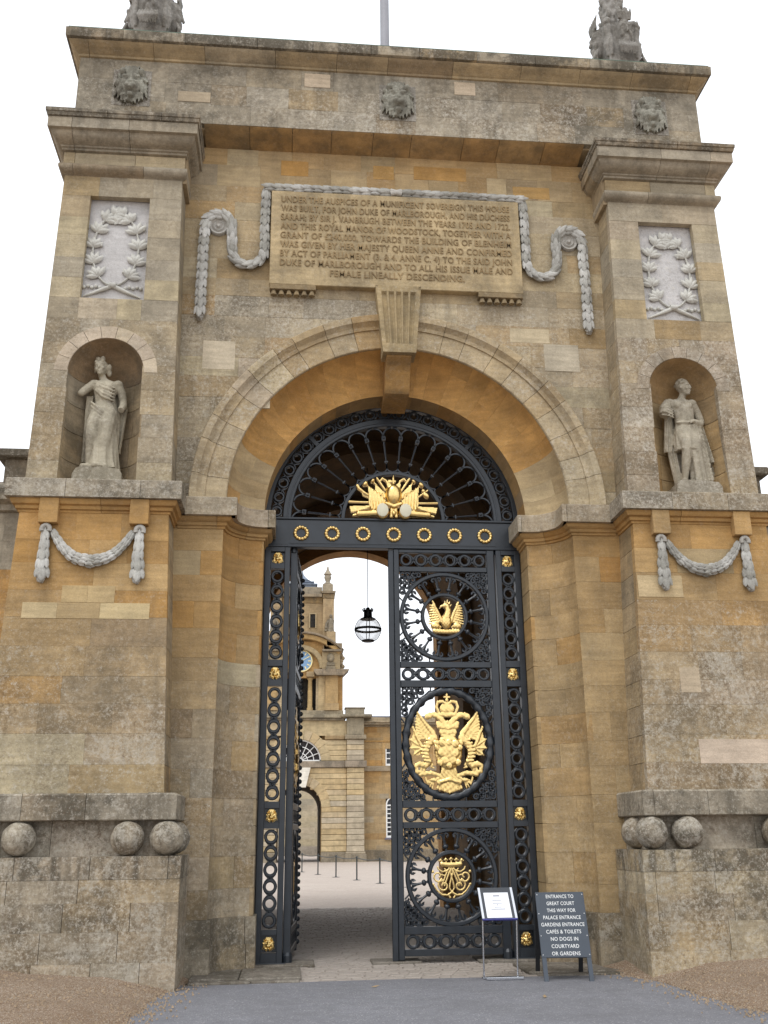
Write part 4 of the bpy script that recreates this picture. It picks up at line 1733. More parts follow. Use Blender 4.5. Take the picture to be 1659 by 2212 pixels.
def corner_scrolls(parent, x0, x1, z0, z1, c, rx, rz):
    """iron scrolls that fill the four corners between a round panel and its frame"""
    for sx in (-1, 1):
        for sz in (-1, 1):
            q = MB()
            X = x1 if sx > 0 else x0
            Z = z1 if sz > 0 else z0
            rng = random.Random(5)
            W_, H_ = abs(X - c[0]), abs(Z - c[1])
            # lay scrolls on a small grid, keep those that lie in the corner
            g = .080
            nx_, nz_ = int(W_ / g), int(H_ / g)
            for i in range(nx_ + 1):
                for j in range(nz_ + 1):
                    u = W_ - .05 - i * g
                    v = H_ - .05 - j * g
                    if u < 0 or v < 0:
                        continue
                    k = (u / rx) ** 2 + (v / rz) ** 2
                    if k < 1.12:
                        continue
                    cx_ = c[0] + sx * u
                    cz_ = c[1] + sz * v
                    sg = 1 if (i + j) % 2 else -1
                    q.tube(spiral((cx_, cz_), .052, 1.35, rng.random() * 6.28, 18, sg * sx, .2), [.0165] * 15 + [.019, .022, .026, .026], 5)
                    q.tube([(cx_ + .05 * sx * .7, 0, cz_ + .05 * sz * .7), (cx_ + .02, 0, cz_ + .062), (cx_ - .05 * sx, 0, cz_ - .035 * sz)], [.012, .012, .009], 4)
            # sprig that follows the round
            for j in range(3):
                a = PI / 4 + (j - 1) * .42
                q.tube([(c[0] + sx * rx * 1.005 * math.cos(a), 0, c[1] + sz * rz * 1.005 * math.sin(a)), (c[0] + sx * (rx * 1.12) * math.cos(a + .05), 0, c[1] + sz * rz * 1.12 * math.sin(a + .05))], .011, 5)
            if q.v:
                q.build('scrollwork', M_IRON, parent, smooth=50)['kind'] = 'stuff'


def coronet(r, z, w, h, n=5):
    """band with fleurons, into relief r"""
    r.chain([(-w, z + .03), (-w * .5, z), (0, z - .01), (w * .5, z), (w, z + .03)], h * .5, None, .8, .06)
    for k in range(n):
        x = w * 1.1 * (-1 + 2 * k / (n - 1))
        zz_ = z + h * (1.1 + .15 * (1 - abs(k - (n - 1) / 2)))
        r.cap((x, z + h * .3), (x * 1.06, zz_), h * .16, h * .16, .8, .05)
        r.ell((x * 1.08, zz_), h * .30, h * .33, h * .3, 0, .05)
        r.ell((x * 1.08 - h * .3, zz_ - h * .15), h * .2, h * .2, h * .2, 0, .05)
        r.ell((x * 1.08 + h * .3, zz_ - h * .15), h * .2, h * .2, h * .2, 0, .05)


# eagle rising from a coronet
eg = Relief(-1.05, 1.05, -1.05, 1.05, 84, 84)
for s in (-1, 1):
    for k in range(9):
        f = k / 8
        a = (s * (.30 + .36 * f), -.22 + .95 * f)
        b = (s * (.98 - .10 * f), -.42 + 1.22 * f + .05)
        if k == 8:
            b = (s * .74, .95)
        eg.cap(a, b, .10, .05, 1.0, .05)
    eg.chain([(s * .26, -.25), (s * .42, .2), (s * .62, .62), (s * .74, .92)], .10, .05, 1.1, .10)
    eg.ell((s * .62, -.48), .26, .2, .18, 0, .05)
eg.ell((0, -.22), .30, .46, .26, 0, .1)
eg.chain([(.02, 0), (.10, .22), (.12, .42), (.06, .58)], .22, .15, 1.1, .12)
eg.ell((.0, .66), .21, .17, .16, 0, .14)
eg.chain([(-.14, .66), (-.28, .62), (-.36, .50)], .085, .025, 1.0, .14)
for a, b in (((-.02, .78), (-.06, .95)), ((.08, .80), (.10, 1.0)), ((.17, .74), (.24, .92)), ((.2, .6), (.32, .74))):
    eg.cap(a, b, .06, .03, 1, .1)
coronet(eg, -.80, .66, .26)
eg.mod(lambda X, Z: .010 * np.sin(X * 38) * np.sin(Z * 34))
ME_EAGLE = eg.mesh('eagle', M_GOLD, .17, .012, .262, .262, 45)

# arms on a two-headed eagle with winged dragons
ar = Relief(-1.03, 1.03, -1.03, 1.05, 150, 176)
for s in (-1, 1):
    ar.chain([(s * .22, .62), (s * .28, .74), (s * .24, .84), (s * .12, .86), (s * .02, .80)], .04, .035, 1, .06)       # crown arches
    ar.chain([(s * .1, .62), (s * .13, .72), (s * .1, .80), (0, .80)], .03, .03, 1, .04)
    ar.chain([(s * .06, .36), (s * .16, .48), (s * .28, .555), (s * .46, .585)], .085, .05, 1.1, .06)                    # heads
    ar.cap((s * .44, .56), (s * .53, .54), .06, .072, 1, .06)
    ar.cap((s * .30, .62), (s * .52, .60), .025, .02, 1, .06)
    for k in range(10):                                                                                               # eagle wings
        f = k / 9
        ar.cap((s * (.36 + .05 * f), .20 - .05 * f), (s * (.78 + .04 * math.sin(f * 3)), .62 - .55 * f), .055, .03, 1.0, .05)
    ar.chain([(s * .34, .14), (s * .40, .20), (s * .60, .42), (s * .77, .62)], .06, .03, 1.1, .08)
    ar.chain([(s * .36, .10), (s * .46, .03), (s * .56, -.08), (s * .58, -.24), (s * .50, -.38), (s * .60, -.46), (s * .74, -.42), (s * .84, -.46), (s * .82, -.58), (s * .72, -.58), (s * .70, -.50)], .10, .035, 1.1, .06)
    for k in range(7):
        f = k / 6
        ar.cap((s * (.40 + .13 * math.sin(f * 2.6)), .05 - .42 * f), (s * (.56 + .13 * math.sin(f * 2.6)), .07 - .42 * f), .03, .03, 1.4, .12)
    ar.chain([(s * .66, -.10), (s * .78, .08), (s * .90, .32)], .045, .03, 1.2, .08)                                    # dragon wings
    ar.poly([(s * .64, -.08), (s * .88, .34), (s * .93, .12), (s * 1.0, .08), (s * .94, -.02), (s * 1.0, -.10), (s * .88, -.16), (s * .92, -.26), (s * .7, -.24)], .07)
    for e_ in ((.99, .08), (1.0, -.10), (.92, -.25)):
        ar.cap((s * .66, -.10), (s * e_[0], e_[1]), .028, .015, 1.2, .07)
    ar.chain([(s * .64, -.42), (s * .62, -.52), (s * .66, -.62)], .05, .03, 1, .06)
    ar.chain([(s * .48, -.36), (s * .42, -.44), (s * .46, -.48), (s * .38, -.50)], .035, .02, 1, .06)
    ar.chain([(s * .24, -.66), (s * .45, -.60), (s * .72, -.63)], .05, .05, 1.0, .06)                                   # ground
    ar.chain([(s * .22, -.68), (s * .34, -.74), (s * .46, -.74)], .05, .035, 1, .06)
    for k in range(4):
        a = -.2 - .35 * k
        ar.cap((s * .38, -.72), (s * (.38 + .20 * math.cos(a)), -.72 + .20 * math.sin(a)), .03, .018, 1, .05)
    ar.chain([(s * .60, -.70), (s * .56, -.80), (s * .50, -.78)], .03, .02, 1, .05)
    ar.chain([(s * .10, -.45), (s * .16, -.60), (s * .14, -.70)], .07, .045, 1, .07)
    ar.ell((s * .25, -.79), .075, .065, .08, 0, .06)
ar.ell((0, .70), .20, .13, .10, 0, .02)
ar.cap((0, .82), (0, 1.0), .03, .03, 1, .05)
ar.cap((-.07, .95), (.07, .95), .026, .026, 1, .05)
ar.ell((0, .88), .045, .05, .06, 0, .05)
ar.chain([(-.19, .585), (0, .565), (.19, .585)], .05, .05, 1.1, .08)
ar.chain([(-.22, .34), (0, .31), (.22, .34)], .07, .07, 1.0, .10)
ar.chain([(-.26, .40), (-.13, .36), (0, .42), (.13, .36), (.26, .40)], .05, .05, 1.0, .08)
ar.chain([(-.16, .22), (0, .20), (.16, .22)], .075, .075, 1.0, .10)
ar.chain([(-.15, .15), (0, .13), (.15, .15)], .05, .05, 1.1, .12)
ar.ell((0, -.18), .355, .36, .20, 0, .08)                                                                           # shield
ar.cap((-.33, .0), (.33, .0), .06, .06, 1, .16)
for (x, z, rr_) in ((-.16, .0, .10), (.02, .0, .09), (.18, -.02, .10), (-.2, -.2, .1), (0, -.14, .09), (.17, -.22, .1), (-.1, -.36, .1), (.1, -.36, .1), (0, -.46, .08), (-.24, -.4, .08), (.24, -.4, .08), (.30, -.1, .07), (-.30, -.1, .07)):
    ar.ell((x, z), rr_, rr_ * .8, .05, x * 3, .24)
for k in range(11):                                                                                                  # tail
    f = -1 + 2 * k / 10
    ar.cap((f * .10, -.50), (f * .30, -.90 - .09 * (1 - abs(f))), .045, .035, 1.1, .06)
ar.chain([(-.22, -.78), (0, -.73), (.22, -.78)], .035, .035, 1.2, .12)
ar.mod(lambda X, Z: .006 * np.sin(X * 46 + 3 * np.sin(Z * 9)) * np.sin(Z * 52 + 2 * np.sin(X * 7)))
ME_ARMS = ar.mesh('coat_of_arms', M_GOLD, .21, .014, .555, .683, 45, (0, 0))

# crowned monogram of interlaced scrolls
mo = Relief(-1.05, 1.05, -1.05, 1.05, 110, 110)
for s in (-1, 1):
    for off in (0, .16):
        mo.chain([(s * (-.04 + off * .7), .50), (s * (.12 + off * .8), .2), (s * (.26 + off * .8), -.15), (s * (.36 + off * .9), -.42)], .05, .05, 1, .05)
    mo.chain([(0, .48), (s * -.06, .2), (s * .08, -.3), (s * .12, -.55), (s * .0, -.74)], .048, .045, 1, .05)
    for (cx_, cz_, r0, a0, tn) in ((.40, -.42, .33, 1.2, -6.6), (.68, .04, .30, -2.4, 6.4)):
        pts = [(s * (cx_ + r0 * (1 - .062 * i) * math.cos(t)), cz_ + r0 * (1 - .062 * i) * math.sin(t)) for i, t in enumerate([a0 + tn * j / 12 for j in range(13)])]
        mo.chain(pts, .055, .05, 1, .05)
    mo.chain([(s * .10, .40), (s * .28, .28), (s * .48, .26), (s * .66, .38), (s * .70, .50)], .05, .045, 1, .05)
    mo.chain([(s * .34, .40), (s * .22, .22), (s * .34, .06), (s * .52, .12)], .045, .04, 1, .05)
    mo.chain([(0, -.74), (s * .22, -.88), (s * .50, -.86), (s * .74, -.66), (s * .90, -.42)], .06, .045, 1, .05)
    mo.chain([(s * .2, -.84), (s * .13, -.95), (s * .10, -1.0)], .045, .06, 1, .05)
    mo.ell((s * .94, -.36), .075, .075, .06, 0, .04)
    mo.ell((s * .95, .26), .075, .085, .06, 0, .04)
coronet(mo, .60, .46, .24)
ME_MONO = mo.mesh('monogram', M_GOLD, .16, .012, .27, .262, 45)


def make_leaf(label, beads):
    """a gate leaf, hinge line at its origin, the leaf reaching to -x (right-hand leaf)"""
    HX = 1.53
    leaf = thing('gate_leaf', label, 'gate', (HX, IY, 0), group='leaves of the iron gate')
    base = part('frame', leaf, (-HX, 0, 0))
    q = MB()
    q.box(-.004, LX0, -.045, .045, .04, 5.695, ch=.006)
    q.box(-.085, -.005, -.025, .03, .03, 5.69, ch=.006)
    q.build('meeting_stile', M_IRON, base)
    q = MB()
    q.box(LX1, 1.515, -.05, .05, .06, 5.697, ch=.006)
    q.tube([(1.50, -.0, 5.64), (1.50, -.0, 5.86)], .045, 10)
    q.lathe([(.06, 0), (.075, .02), (.075, .12), (.055, .16)], 12, Matrix.Translation((1.47, 0, 0)))
    q.build('hanging_stile', M_IRON, base)
    q = MB()
    for z0, z1 in RAILS:
        rq = MB()
        rq.box(LX0 + .001, LX1 - .001, -.042, .042, z0, z1, ch=.006)
        rq.build('rail', M_IRON, base)
    if beads:
        q = MB()
        for k in range(54):
            q.ball((-.05, -.045, .15 + k * .103), .036, .036, .038, 8, 6)
        q.build('beading', M_IRON, base, smooth=60)
        q = MB()
        q.box(-.09, -.02, .026, .05, .05, 5.69)
        q.build('cover_strip', M_IRON, base)
    fz = part('ring_friezes', leaf, (-HX, 0, 0))
    for z0, z1 in ((.172, .352), (1.785, 1.973), (3.736, 3.92), (5.43, 5.645)):
        dx = (LX1 - LX0) / 6
        for k in range(6):
            x = LX0 + dx * (k + .5)
            o = place('ring', ME_RING, fz, loc=(x, 0, (z0 + z1) / 2))
            sc = (z1 - z0) / .172
            o.scale = (1.06, 1, min(sc, 1.15))
            if k:
                c_ = place('clasp', ME_CLASP, fz, loc=(x - dx / 2, 0, (z0 + z1) / 2))
                c_.rotation_euler = (0, PI / 2, 0)
    pa = part('panels', leaf, (-HX, 0, 0))
    wheel_panel('wheel', pa, (.742, 4.68), .662, .30)
    corner_scrolls(pa, LX0, LX1, 4.006, 5.354, (.742, 4.68), .662, .662)
    wheel_panel('wheel', pa, (.738, 1.075), .632, .285)
    corner_scrolls(pa, LX0, LX1, .449, 1.70, (.738, 1.075), .632, .632)
    # oval wreath
    q = MB()
    vs, fs = [], []
    n_ = 96
    for i in range(n_):
        a = 2 * PI * i / n_
        for j in range(10):
            b = 2 * PI * j / 10
            rr_ = .054 * (1 + .22 * math.sin(a * 26 + 2.2 * math.sin(b)) + .1 * math.sin(a * 52 + b * 2))
            vs.append((.742 + (.607 + rr_ * math.cos(b)) * math.cos(a), -rr_ * .85 * math.sin(b), 2.85 + (.738 + rr_ * math.cos(b)) * math.sin(a)))
    for i in range(n_):
        for j in range(10):
            i2, j2 = (i + 1) % n_, (j + 1) % 10
            fs.append((i * 10 + j, i2 * 10 + j, i2 * 10 + j2, i * 10 + j2))
    q.add(vs, fs)
    q.build('oval_wreath', M_IRON, pa, smooth=70)
    corner_scrolls(pa, LX0, LX1, 2.065, 3.637, (.742, 2.85), .655, .786)
    o = place('eagle', ME_EAGLE, leaf, loc=(.765 - HX, -.01, 4.665))
    tag(o, 'gilded eagle rising from a coronet')
    o = place('coat_of_arms', ME_ARMS, leaf, loc=(.74 - HX, -.01, 2.85))
    tag(o, 'gilded coat of arms with crowned two-headed eagle and dragons')
    o = place('monogram', ME_MONO, leaf, loc=(.733 - HX, -.01, 1.068))
    tag(o, 'gilded crowned monogram')
    return leaf


leafR = make_leaf('closed iron gate leaf with gilded eagle, coat of arms and monogram facing front', False)
leafL = make_leaf('iron gate leaf swung open, seen edge-on beside the left post', True)
leafL.location = (-1.49, IY + .03, 0)
leafL.scale = (-1, 1, 1)
leafL.rotation_euler = (0, 0, R_(86.0))

# ================================================================== CARVED WORK ON THE GATEHOUSE
def text_lines(lines, parent, mat, x0, z_top, dz, cap, half, y, name, thick=.008, halves=None, bold=0.0):
    """raised or painted lettering, one mesh for each line, facing -y in the parent's space"""
    for i, tx in enumerate(lines):
        cu = bpy.data.curves.new(name, 'FONT')
        cu.body = tx
        cu.size = 1
        cu.extrude = 0.5
        cu.offset = bold
        cu.resolution_u = 3
        cu.space_character = 1.06
        tmp = bpy.data.objects.new('tmp', cu)
        COL.objects.link(tmp)
        dg = bpy.context.evaluated_depsgraph_get()
        me = bpy.data.meshes.new_from_object(tmp.evaluated_get(dg))
        bpy.data.objects.remove(tmp)
        bpy.data.curves.remove(cu)
        n = len(me.vertices)
        co = np.empty(n * 3)
        me.vertices.foreach_get('co', co)
        co = co.reshape(-1, 3)
        w_ = co[:, 0].max() - co[:, 0].min()
        hw = halves[i] if halves else half
        out = np.empty_like(co)
        out[:, 0] = (co[:, 0] - co[:, 0].min()) / w_ * 2 * hw - hw + x0
        out[:, 2] = (co[:, 1]) * (cap / .70) + z_top - dz * i
        out[:, 1] = y - (co[:, 2] + .5) * thick
        me.vertices.foreach_set('co', out.ravel())
        me.materials.clear()
        me.materials.append(mat)
        me.name = name
        o_ = place(name, me, parent)
        o_['kind'] = 'stuff'


# ---------------- inscribed tablet
tab = MB()
tab.box(-1.94, 1.94, -.12, .05, 9.49, 11.14, ch=.008)
tablet = stone(tab, 'tablet', gate, lin(184, 163, 126), .15, .5)
LINES = ['UNDER THE AUSPICES OF A MUNIFICENT SOVEREIGN THIS HOUSE',
         'WAS BUILT, FOR JOHN DUKE OF MARLBOROUGH, AND HIS DUCHESS',
         'SARAH; BY SIR J. VANBRUGH BETWEEN THE YEARS 1705 AND 1722.',
         'AND THIS ROYAL MANOR OF WOODSTOCK, TOGETHER WITH A',
         'GRANT OF \u00a3240,000, TOWARDS THE BUILDING OF BLENHEIM',
         'WAS GIVEN BY HER MAJESTY QUEEN ANNE AND CONFIRMED',
         'BY ACT OF PARLIAMENT (3. & 4. ANNE C. 4) TO THE SAID JOHN',
         'DUKE OF MARLBOROUGH AND TO ALL HIS ISSUE MALE AND',
         'FEMALE LINEALLY DESCENDING.']
M_LETTER = plain_mat('weathered_lettering', lin(138, 116, 82), .9, var=.4, scale=3)
text_lines(LINES, tablet, M_LETTER, 0, 10.935, .1605, .108, 1.79, -.1195, 'inscription_line', .012, [1.79] * 8 + [1.03], .012)
for s in (-1, 1):
    q = MB()
    q.box(*sorted((s * 1.24, s * 1.93)), -.125, .03, 9.405, 9.487, ch=.006)
    for k in range(6):
        x = s * (1.30 + .114 * k)
        q.lathe([(.048, 0), (.042, .03), (.026, .085)], 8, Matrix.Translation((x, -.075, 9.322)))
    stone(q, 'guttae_bracket', gate, lin(150, 130, 98), .1, .6)

# ---------------- fluted keystone and the console under it
q = MB()
zt, zb = 9.488, 8.36
hw = lambda z: .245 + (.345 - .245) * (z - zb) / (zt - zb)
yk = lambda z: -.235 - .03 * (zb - z) / (zt - zb)
nfl = 5
prof = []                                               # across the face: u in -1..1, depth
prof.append((-1, 0))
for k in range(nfl):
    c0 = -.82 + 1.64 * (k + .5) / nfl
    hwf = .125
    prof.append((c0 - hwf, 0))
    for j in range(1, 6):
        a = PI * j / 6
        prof.append((c0 - hwf * math.cos(a), .045 * math.sin(a)))
    prof.append((c0 + hwf, 0))
prof.append((1, 0))
rows = [(zb, 0), (zb + .13, 0), (zb + .17, 1), (zt - .13, 1), (zt - .10, 0), (zt, 0)]
m = len(prof)
vs = []
for z, fl_ in rows:
    for u, d in prof:
        vs.append((u * hw(z), yk(z) + d * fl_, z))
fs = [(i * m + k, i * m + k + 1, (i + 1) * m + k + 1, (i + 1) * m + k) for i in range(len(rows) - 1) for k in range(m - 1)]
nb = len(vs)
vs += [(-hw(zb), .1, zb), (hw(zb), .1, zb), (hw(zt), .1, zt), (-hw(zt), .1, zt)]
fs += [(0, (len(rows) - 1) * m, nb + 3, nb), (m - 1, nb + 1, nb + 2, len(rows) * m - 1), tuple([nb, nb + 1] + list(range(m - 1, -1, -1)))]
q.add(vs, fs)
stone(q, 'keystone', gate, lin(168, 148, 112), .25, .55, 40)
q = MB()
outl = [(-.14, 8.40), (-.14, 8.33), (-.08, 8.30), (.02, 8.24), (.10, 8.12), (.16, 7.98), (.22, 7.90), (.34, 7.865), (.86, 7.86), (.86, 8.6), (-.05, 8.6)]
vs = [(x, y, z) for x in (-.185, .185) for y, z in outl]
n_ = len(outl)
fs = [tuple(range(n_)), tuple(range(2 * n_ - 1, n_ - 1, -1))] + [(k, (k + 1) % n_, n_ + (k + 1) % n_, n_ + k) for k in range(n_)]
q.add(vs, fs)
stone(q, 'console', gate, lin(172, 134, 82), .15, .5, 35)


# ---------------- garlands of husks
def husk_mesh(name, n, spread):
    """cluster of n overlapping pointed leaves growing along +z around a half-round front (-y)"""
    q = MB()
    for i in range(n):
        f = 0 if n == 1 else -1 + 2 * i / (n - 1)
        th = f * spread
        L_ = 1.28 - .22 * abs(f) + (.10 if i % 2 else 0)
        W_ = 1.15 / n ** .62
        m_ = 6
        vs, fs = [], []
        for k in range(m_ + 1):
            g = k / m_
            wd = W_ * math.sin(PI * (.12 + .86 * g)) ** .7 / 2
            rr = .30 + .12 * math.sin(PI * min(1, g)) + .26 * g ** 1.6 + .05 * (i % 2)
            for u, h in ((-1, -.05), (-.55, .05), (-.12, .09), (0, .055), (.12, .09), (.55, .05), (1, -.05)):
                a = th * (1 - .15 * g) + u * wd / .5
                R2 = rr + h * (1 - .6 * g)
                vs.append((R2 * math.sin(a), -R2 * math.cos(a), L_ * g - .08))
        for k in range(m_):
            for j_ in range(6):
                b_ = k * 7 + j_
                fs.append((b_, b_ + 1, b_ + 8, b_ + 7))
        q.add(vs, fs)
    q.ball((0, -.22, .9), .15, .15, .15, 7, 5)
    return q.mesh(name, M_CARVED, 50)


ME_HUSK = husk_mesh('husk', 3, 1.0)
ME_HUSK5 = husk_mesh('leaf_cluster', 5, 1.25)


def resample(pts, step):
    out = [Vector(pts[0])]
    acc = 0.0
    for p, q_ in zip(pts, pts[1:]):
        p, q_ = Vector(p), Vector(q_)
        L_ = (q_ - p).length
        while acc + L_ >= step:
            f = (step - acc) / L_
            p = p + (q_ - p) * f
            L_ = (q_ - p).length
            acc = 0.0
            out.append(p.copy())
        acc += L_
    return out


CARVE = [(190, 188, 181), (180, 178, 171), (198, 196, 190), (168, 166, 158)]


def garland(name, parent, pts, wd, step, y, me=None):
    """pts in (x, z); wd(f) = width"""
    P_ = resample([(a, b, 0) for a, b in pts], step)
    q = MB()
    q.tube([(p.x, y + .01, p.y) for p in P_], .03, 6)
    g = q.build(name, M_CARVED, parent, color=lin(96, 92, 84), lichen=.1, dirt=.3)
    n = len(P_)
    for i, p in enumerate(P_):
        t = (P_[i + 1] - p).normalized() if i < n - 1 else (p - P_[i - 1]).normalized()
        f = i / max(1, n - 2)
        w_ = wd(f)
        ang = math.atan2(t.x, t.y)
        M_ = Matrix.Translation((p.x, y, p.y)) @ Matrix.Rotation(ang, 4, 'Y') @ Matrix.Rotation(random.uniform(-.22, .22), 4, 'Z') @ Matrix.Diagonal((w_, w_ * .9, step * 1.3, 1))
        place('husk' if me is None else 'leaf_cluster', me or ME_HUSK, g, color=lin(*random.choice(CARVE)), lichen=.3, dirt=.5, M=M_)
    return g


for s in (-1, 1):
    arc = lambda cx_, cz_, r, a0, a1, n=12: [(s * (cx_ + r * math.cos(R_(a0 + (a1 - a0) * k / n))), cz_ + r * math.sin(R_(a0 + (a1 - a0) * k / n))) for k in range(n + 1)]
    pts = [(s * 2.945, 9.0), (s * 2.945, 10.45)] + arc(2.735, 10.49, .212, 0, 180) + [(s * 2.523, 10.1)] + arc(2.275, 10.06, .245, 0, -180)[0:13] + [(s * 2.03, 10.4), (s * 2.03, 11.19)]
    garland('garland', gate, pts[::-1], lambda f: .150 + .02 * f, .150, -.042)
    q = MB()
    for k in range(14):
        a = k * 2.4
        q.ball((s * 2.945 + .045 * math.cos(a) * (1 - k / 20), -.06 - .03 * math.sin(a), 8.96 - .006 * k), .026, n=7, m=5)
    q.build('seed_tip', M_CARVED, gate, color=lin(178, 174, 166), lichen=.2, dirt=.3, smooth=60)
    # roundel
    q = MB()
    q.lathe([(0, .085), (.022, .085), (.03, .07), (.045, .05), (.06, .055), (.075, .07), (.09, .055), (.10, .045), (.115, .06), (.135, .065), (.148, .045), (.15, 0)], 32, Matrix.Translation((s * 2.735, 0, 10.495)) @ Matrix.Rotation(PI / 2, 4, 'X'))
    stone(q, 'roundel', gate, lin(182, 178, 170), .15, .2, 40)
    garland('garland', gate, [(s * .06, 11.225), (s * 1.98, 11.215)], lambda f: .145, .15, -.06)
q = MB()
q.tube([(-.09, -.09, 11.2), (.09, -.09, 11.25)], .045, 8)
q.tube([(-.09, -.09, 11.25), (.09, -.09, 11.2)], .045, 8)
q.build('ribbon_knot', M_CARVED, gate, color=lin(186, 182, 174), lichen=.2, dirt=.2, smooth=60)

# ---------------- brackets, drops and swags on the lower piers
for s in (-1, 1):
    for x in (4.665, 3.512):
        q = MB()
        q.box(*sorted((s * (x - .122), s * (x + .122))), -.725, -.5, 5.49, 5.829, ch=.006)
        stone(q, 'bracket', gate, pick([(ORANGE, 3), (TAN, 1)]), .05, .25)
    for x in (4.665, 3.515):
        o_ = 1 if x > 4 else -1
        xx = x + (.02 * o_)
        garland('drop', gate, [(s * xx, 5.42), (s * xx, 4.86)], lambda f: .115 + .055 * f, .125, -.645)
        q = MB()
        q.tube([(s * (xx + .05 * math.cos(a)), -.68 - .0 * a, 5.405 + .06 * math.sin(a)) for a in [PI * k / 8 for k in range(-1, 10)]], .032, 7)
        q.build('loop', M_CARVED, gate, color=lin(174, 170, 162), lichen=.2, dirt=.3, smooth=60)
        q = MB()
        for k in range(12):
            a = k * 2.4
            q.ball((s * xx + .045 * math.cos(a) * (1 - k / 18), -.68 - .03 * math.sin(a), 4.78 - .006 * k), .026, n=7, m=5)
        q.build('seed_tip', M_CARVED, gate, color=lin(174, 170, 162), lichen=.2, dirt=.3, smooth=60)
    xa, xb = 4.60, 3.58
    for side in (0, 1):
        pts = []
        for k in range(13):
            f = k / 12
            u = (f if side == 0 else -f)
            x = (xa + xb) / 2 + u * (xa - xb) / 2
            z = 5.40 - .40 * (1 - abs(u) ** 2.5)
            pts.append((s * x, z))
        pts = pts[::-1]
        garland('swag', gate, pts, lambda f: .095 + .062 * f, .088, -.648, ME_HUSK5)

# ---------------- lion masks of the attic
ME_LION = LION.mesh('lion_mask', M_CARVED, .21, .0, .285, .36)
for x in (-4.13, 0.01, 4.13):
    q = MB()
    q.box(x - .29, x + .29, -.448, -.40, 12.31, 12.98, ch=.003)
    stone(q, 'lion_slab', att, lin(158, 152, 142), .8, .8)
    place('lion_mask', ME_LION, att, color=lin(146, 144, 132), lichen=.4, dirt=.9, loc=(x, -.45, 12.675))


# ---------------- laurel wreaths in the sunk panels
def leaf_at(q, x, z, ang, L_, W_, y=0.0):
    """pointed bulging leaf growing from (x, z) in direction ang"""
    n = 6
    vs, fs = [], []
    ca, sa = math.cos(ang), math.sin(ang)
    for i in range(n + 1):
        f = i / n
        w_ = W_ * math.sin(PI * min(1, f * .92 + .06)) ** .8
        for v, h in ((-1, 0.0), (-.5, .55), (0, .75), (.5, .55), (1, 0.0)):
            lx, lz = L_ * f, v * w_ / 2
            vs.append((x + lx * ca - lz * sa, y - (h * W_ * .6 * math.sin(PI * min(1, f + .1)) + .012 * f) - .006, z + lx * sa + lz * ca))
    for i in range(n):
        for k in range(4):
            a = i * 5 + k
            fs.append((a, a + 1, a + 6, a + 5))
    q.add(vs, fs)


for s in (-1, 1):
    cx_, cz_ = s * 4.165, 9.75
    q = MB()
    for t in (-1, 1):
        stem = []
        for k in range(17):
            a = R_(-82 + 158 * k / 16)
            stem.append((cx_ + t * .325 * math.cos(a), -.415, cz_ + .60 * math.sin(a) + .02))
        q.tube(stem, .017, 6)
        for (a, n) in ((-48, 5), (-22, 5), (4, 5), (30, 5), (56, 5), (78, 6)):
            a = R_(a)
            px, pz = cx_ + t * .325 * math.cos(a), cz_ + .60 * math.sin(a)
            dirn = math.atan2(.60 * math.cos(a), -t * .325 * math.sin(a))
            for k in range(n):
                sp_ = (k - (n - 1) / 2) * .52
                leaf_at(q, px, pz, dirn + sp_, random.uniform(.16, .20), random.uniform(.075, .095), -.412)
            for k in range(2):
                b = dirn + random.choice((-1, 1)) * random.uniform(.9, 1.3)
                q.ball((px + .12 * math.cos(b), -.42, pz + .12 * math.sin(b)), .024, n=7, m=5)
        # crossed stems below
        q.tube([(cx_ - t * .02, -.415, cz_ - .575), (cx_ + t * .12, -.43, cz_ - .65), (cx_ + t * .40, -.415, cz_ - .77)], [.03, .032, .012], 7)
        for k in range(5):
            q.ball((cx_ + t * (.18 + .055 * k), -.415, cz_ - .62 + .02 * (k % 2)), .028, n=7, m=5)
    q.tube([(cx_ - .05, -.425, cz_ - .585), (cx_ + .05, -.425, cz_ - .585)], .045, 8)
    q.build('laurel_wreath', M_CARVED, gate, color=lin(202, 200, 192), lichen=.1 if s < 0 else .4, dirt=.25, smooth=60)


# ================================================================== STATUES
def remeshed(q, name, mat, voxel, smooth_it=4):
    me = q.mesh(name + '_raw', mat)
    o = bpy.data.objects.new('tmp', me)
    COL.objects.link(o)
    r = o.modifiers.new('r', 'REMESH')
    r.mode = 'VOXEL'
    r.voxel_size = voxel
    sm = o.modifiers.new('s', 'SMOOTH')
    sm.factor = .5
    sm.iterations = smooth_it
    dg = bpy.context.evaluated_depsgraph_get()
    out = bpy.data.meshes.new_from_object(o.evaluated_get(dg))
    bpy.data.objects.remove(o)
    bpy.data.meshes.remove(me)
    out.name = name
    out.materials.clear()
    out.materials.append(mat)
    out.shade_smooth()
    return out


